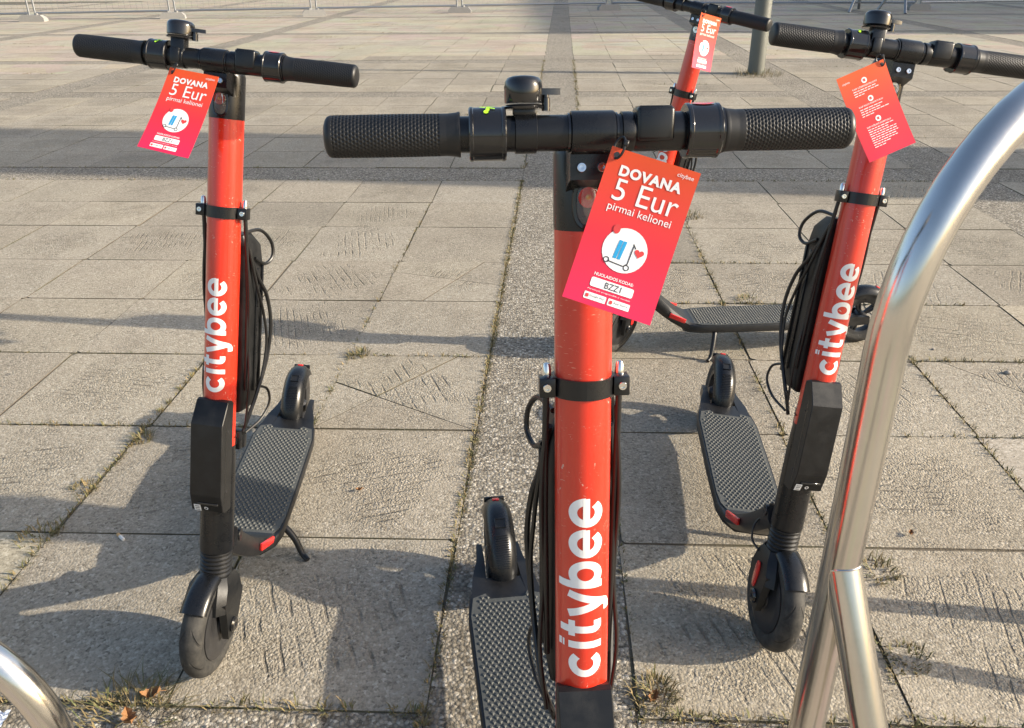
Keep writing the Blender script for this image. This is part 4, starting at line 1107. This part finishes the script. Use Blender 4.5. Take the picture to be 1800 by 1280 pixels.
joint(1.19, 1.0, 1.19, 2.5, 170, .02, .008); joint(1.19, 2.467, 2.2, 2.467, 130, .024, .008); joint(1.0, 1.994, 2.0, 1.994, 70)
joint(.19, 1.03, 1.4, 1.03, 240, .02, .012); joint(-4, 5.18, -.2, 5.18, 160, .016); joint(-4, 4.855, -.2, 4.855, 130, .016); joint(.2, 4.855, 2.2, 4.855, 150, .02, .02); joint(.19, 5.2, .19, 11, 300, .03, .02); joint(-.18, 5.2, -.18, 11, 240, .03, .02)
for k in range(60):
    u = rnd.uniform(-9, 9); v = rnd.choice([r[0] for r in row_cells if r[0] > 5]); joint(u, v, u + rnd.uniform(.3, 1.2), v, 14, .03, .02)
jo = obj('joint_grass', jg.mesh('joint_grass', ['grass_dry', 'grass_green'], smooth=False, recalc=False)); jo['kind'] = 'stuff'
jo['label'] = 'short dry grass and moss growing along the paving joints'; jo['category'] = 'grass'

gt = MB()
for _ in range(900):
    if rnd.random() < .6: u, v = rnd.choice([(-.18, rnd.uniform(1, 5)), (.19, rnd.uniform(1, 5)), (.665, rnd.uniform(1, 5)), (rnd.uniform(-2, 2), 1.03), (rnd.uniform(-3, 3), 1.994), (rnd.uniform(-3, 3), 2.467)]); u += rnd.gauss(0, .02); v += rnd.gauss(0, .02)
    else: u, v = rnd.uniform(-3, 3), rnd.uniform(.9, 5)
    p = W(u, v); r = rnd.uniform(.0012, .0034)
    q = [Vector((rnd.uniform(-1, 1), rnd.uniform(-1, 1), rnd.uniform(-.2, 1))) * r for _ in range(1)]
    pts_ = [(p.x + r * math.cos(a) * rnd.uniform(.7, 1.2), p.y + r * math.sin(a) * rnd.uniform(.7, 1.2), .0008) for a in (0, 1.3, 2.5, 3.8, 5.0)] + [(p.x + q[0].x * .4, p.y + q[0].y * .4, .0015 + r * rnd.uniform(.6, 1.1))]
    gt.add(pts_, [(i, (i + 1) % 5, 5) for i in range(5)])
go = obj('grit', gt.mesh('grit', 'pebble', smooth=False, recalc=False)); go['kind'] = 'stuff'; go['label'] = 'loose grit scattered over the slabs and joints'; go['category'] = 'grit'

def leaf(label, x, y, size, rz):
    s_ = MB(); n = 10; vs2 = []; fs2 = []
    for i in range(n + 1):
        t = i / n; hw = size * .33 * math.sin(math.pi * t) ** .8 * (1 + .25 * math.sin(t * 25)); 
        for q in (-1, 0, 1): vs2.append((size * (t - .5), q * hw, .010 * size / .03 * (abs(q) * .9 + .8 * (t - .5) ** 2 * 4) + rnd.uniform(0, .001)))
    for i in range(n):
        for q in range(2): a = i * 3 + q; fs2.append((a, a + 1, a + 4, a + 3))
    s_.add(vs2, fs2); s_.tube([(size * .5, 0, .008), (size * .75, size * .05, .004)], .0007, 5)
    o = obj('dry_leaf', s_.mesh('dry_leaf', 'dry_leaf', recalc=False), None, T_((x, y, .004)) @ RZ(rz)); tag(o, label, 'leaf', 'dry fallen leaves')
leaf('brown curled leaf lying in the bottom left grass, upper one', -.648, 1.075, .034, .4)
leaf('brown leaf at the bottom edge below the left scooter wheel', -.665, 1.022, .036, 2.2)
leaf('pale crumpled leaf in the grass under the nearest scooter stem', .245, 1.060, .026, 1.0)
leaf('tiny brown leaf on the slab right of the left scooter deck', -.38, 1.71, .016, .2)
leaf('pale leaf fragment on the slab right of the rack junction', .90, 1.52, .016, 1.2)
bt = empty('cigarette_butt', T_((-.895, 1.533, .0045)) @ RZ(-.75) @ RY(math.pi / 2)); tag(bt, 'white cigarette butt lying on the slab left of the left scooter', 'cigarette butt')
obj('paper', MB().lathe([(.0038, -.004), (.0039, .010), (.0036, .014), (.0028, .0150)], 14).mesh('paper', 'butt_white'), bt)
obj('filter', MB().lathe([(.0039, -.015), (.0040, -.004)], 14).mesh('filter', 'butt_filter'), bt)
wr = empty('crumpled_wrapper', T_((-.902, 1.022, .006))); tag(wr, 'pale crumpled plastic wrapper at the bottom left edge behind the rack tube', 'litter')
for nm, mt_, dx in (('film', 'wrapper_white', .0), ('printed_end', 'wrapper_orange', -.022)):
    s_ = MB(); vs2 = []; fs2 = []
    for j in range(8):
        for i in range(8): vs2.append((dx + (i / 7 - .5) * (.05 if dx == 0 else .018), (j / 7 - .5) * .034, rnd.uniform(0, .012) + (.002 if dx else 0)))
    for j in range(7):
        for i in range(7): a = j * 8 + i; fs2.append((a, a + 1, a + 9, a + 8))
    obj(nm, s_.add(vs2, fs2).mesh(nm, mt_, smooth=False, recalc=False), wr)
def pebble(label, x, y, r):
    bm = bmesh.new(); bmesh.ops.create_icosphere(bm, subdivisions=2, radius=r)
    for v_ in bm.verts: v_.co *= rnd.uniform(.82, 1.12); v_.co.z *= .6
    me = bpy.data.meshes.new('pebble'); bm.to_mesh(me); bm.free(); me.materials.append(MATS['pebble']); me.shade_smooth()
    tag(obj('pebble', me, None, T_((x, y, r * .5))), label, 'pebble', 'small stones on the slabs')
pebble('small grey stone on the slab near the right edge, right of the rack', 1.55, 2.32, .011)
pebble('dark stone behind the right grip of the nearest scooter', 1.93, 6.55, .028)
pebble('tiny stone on the right slabs just above the long grassy joint', 1.40, 2.50, .006)
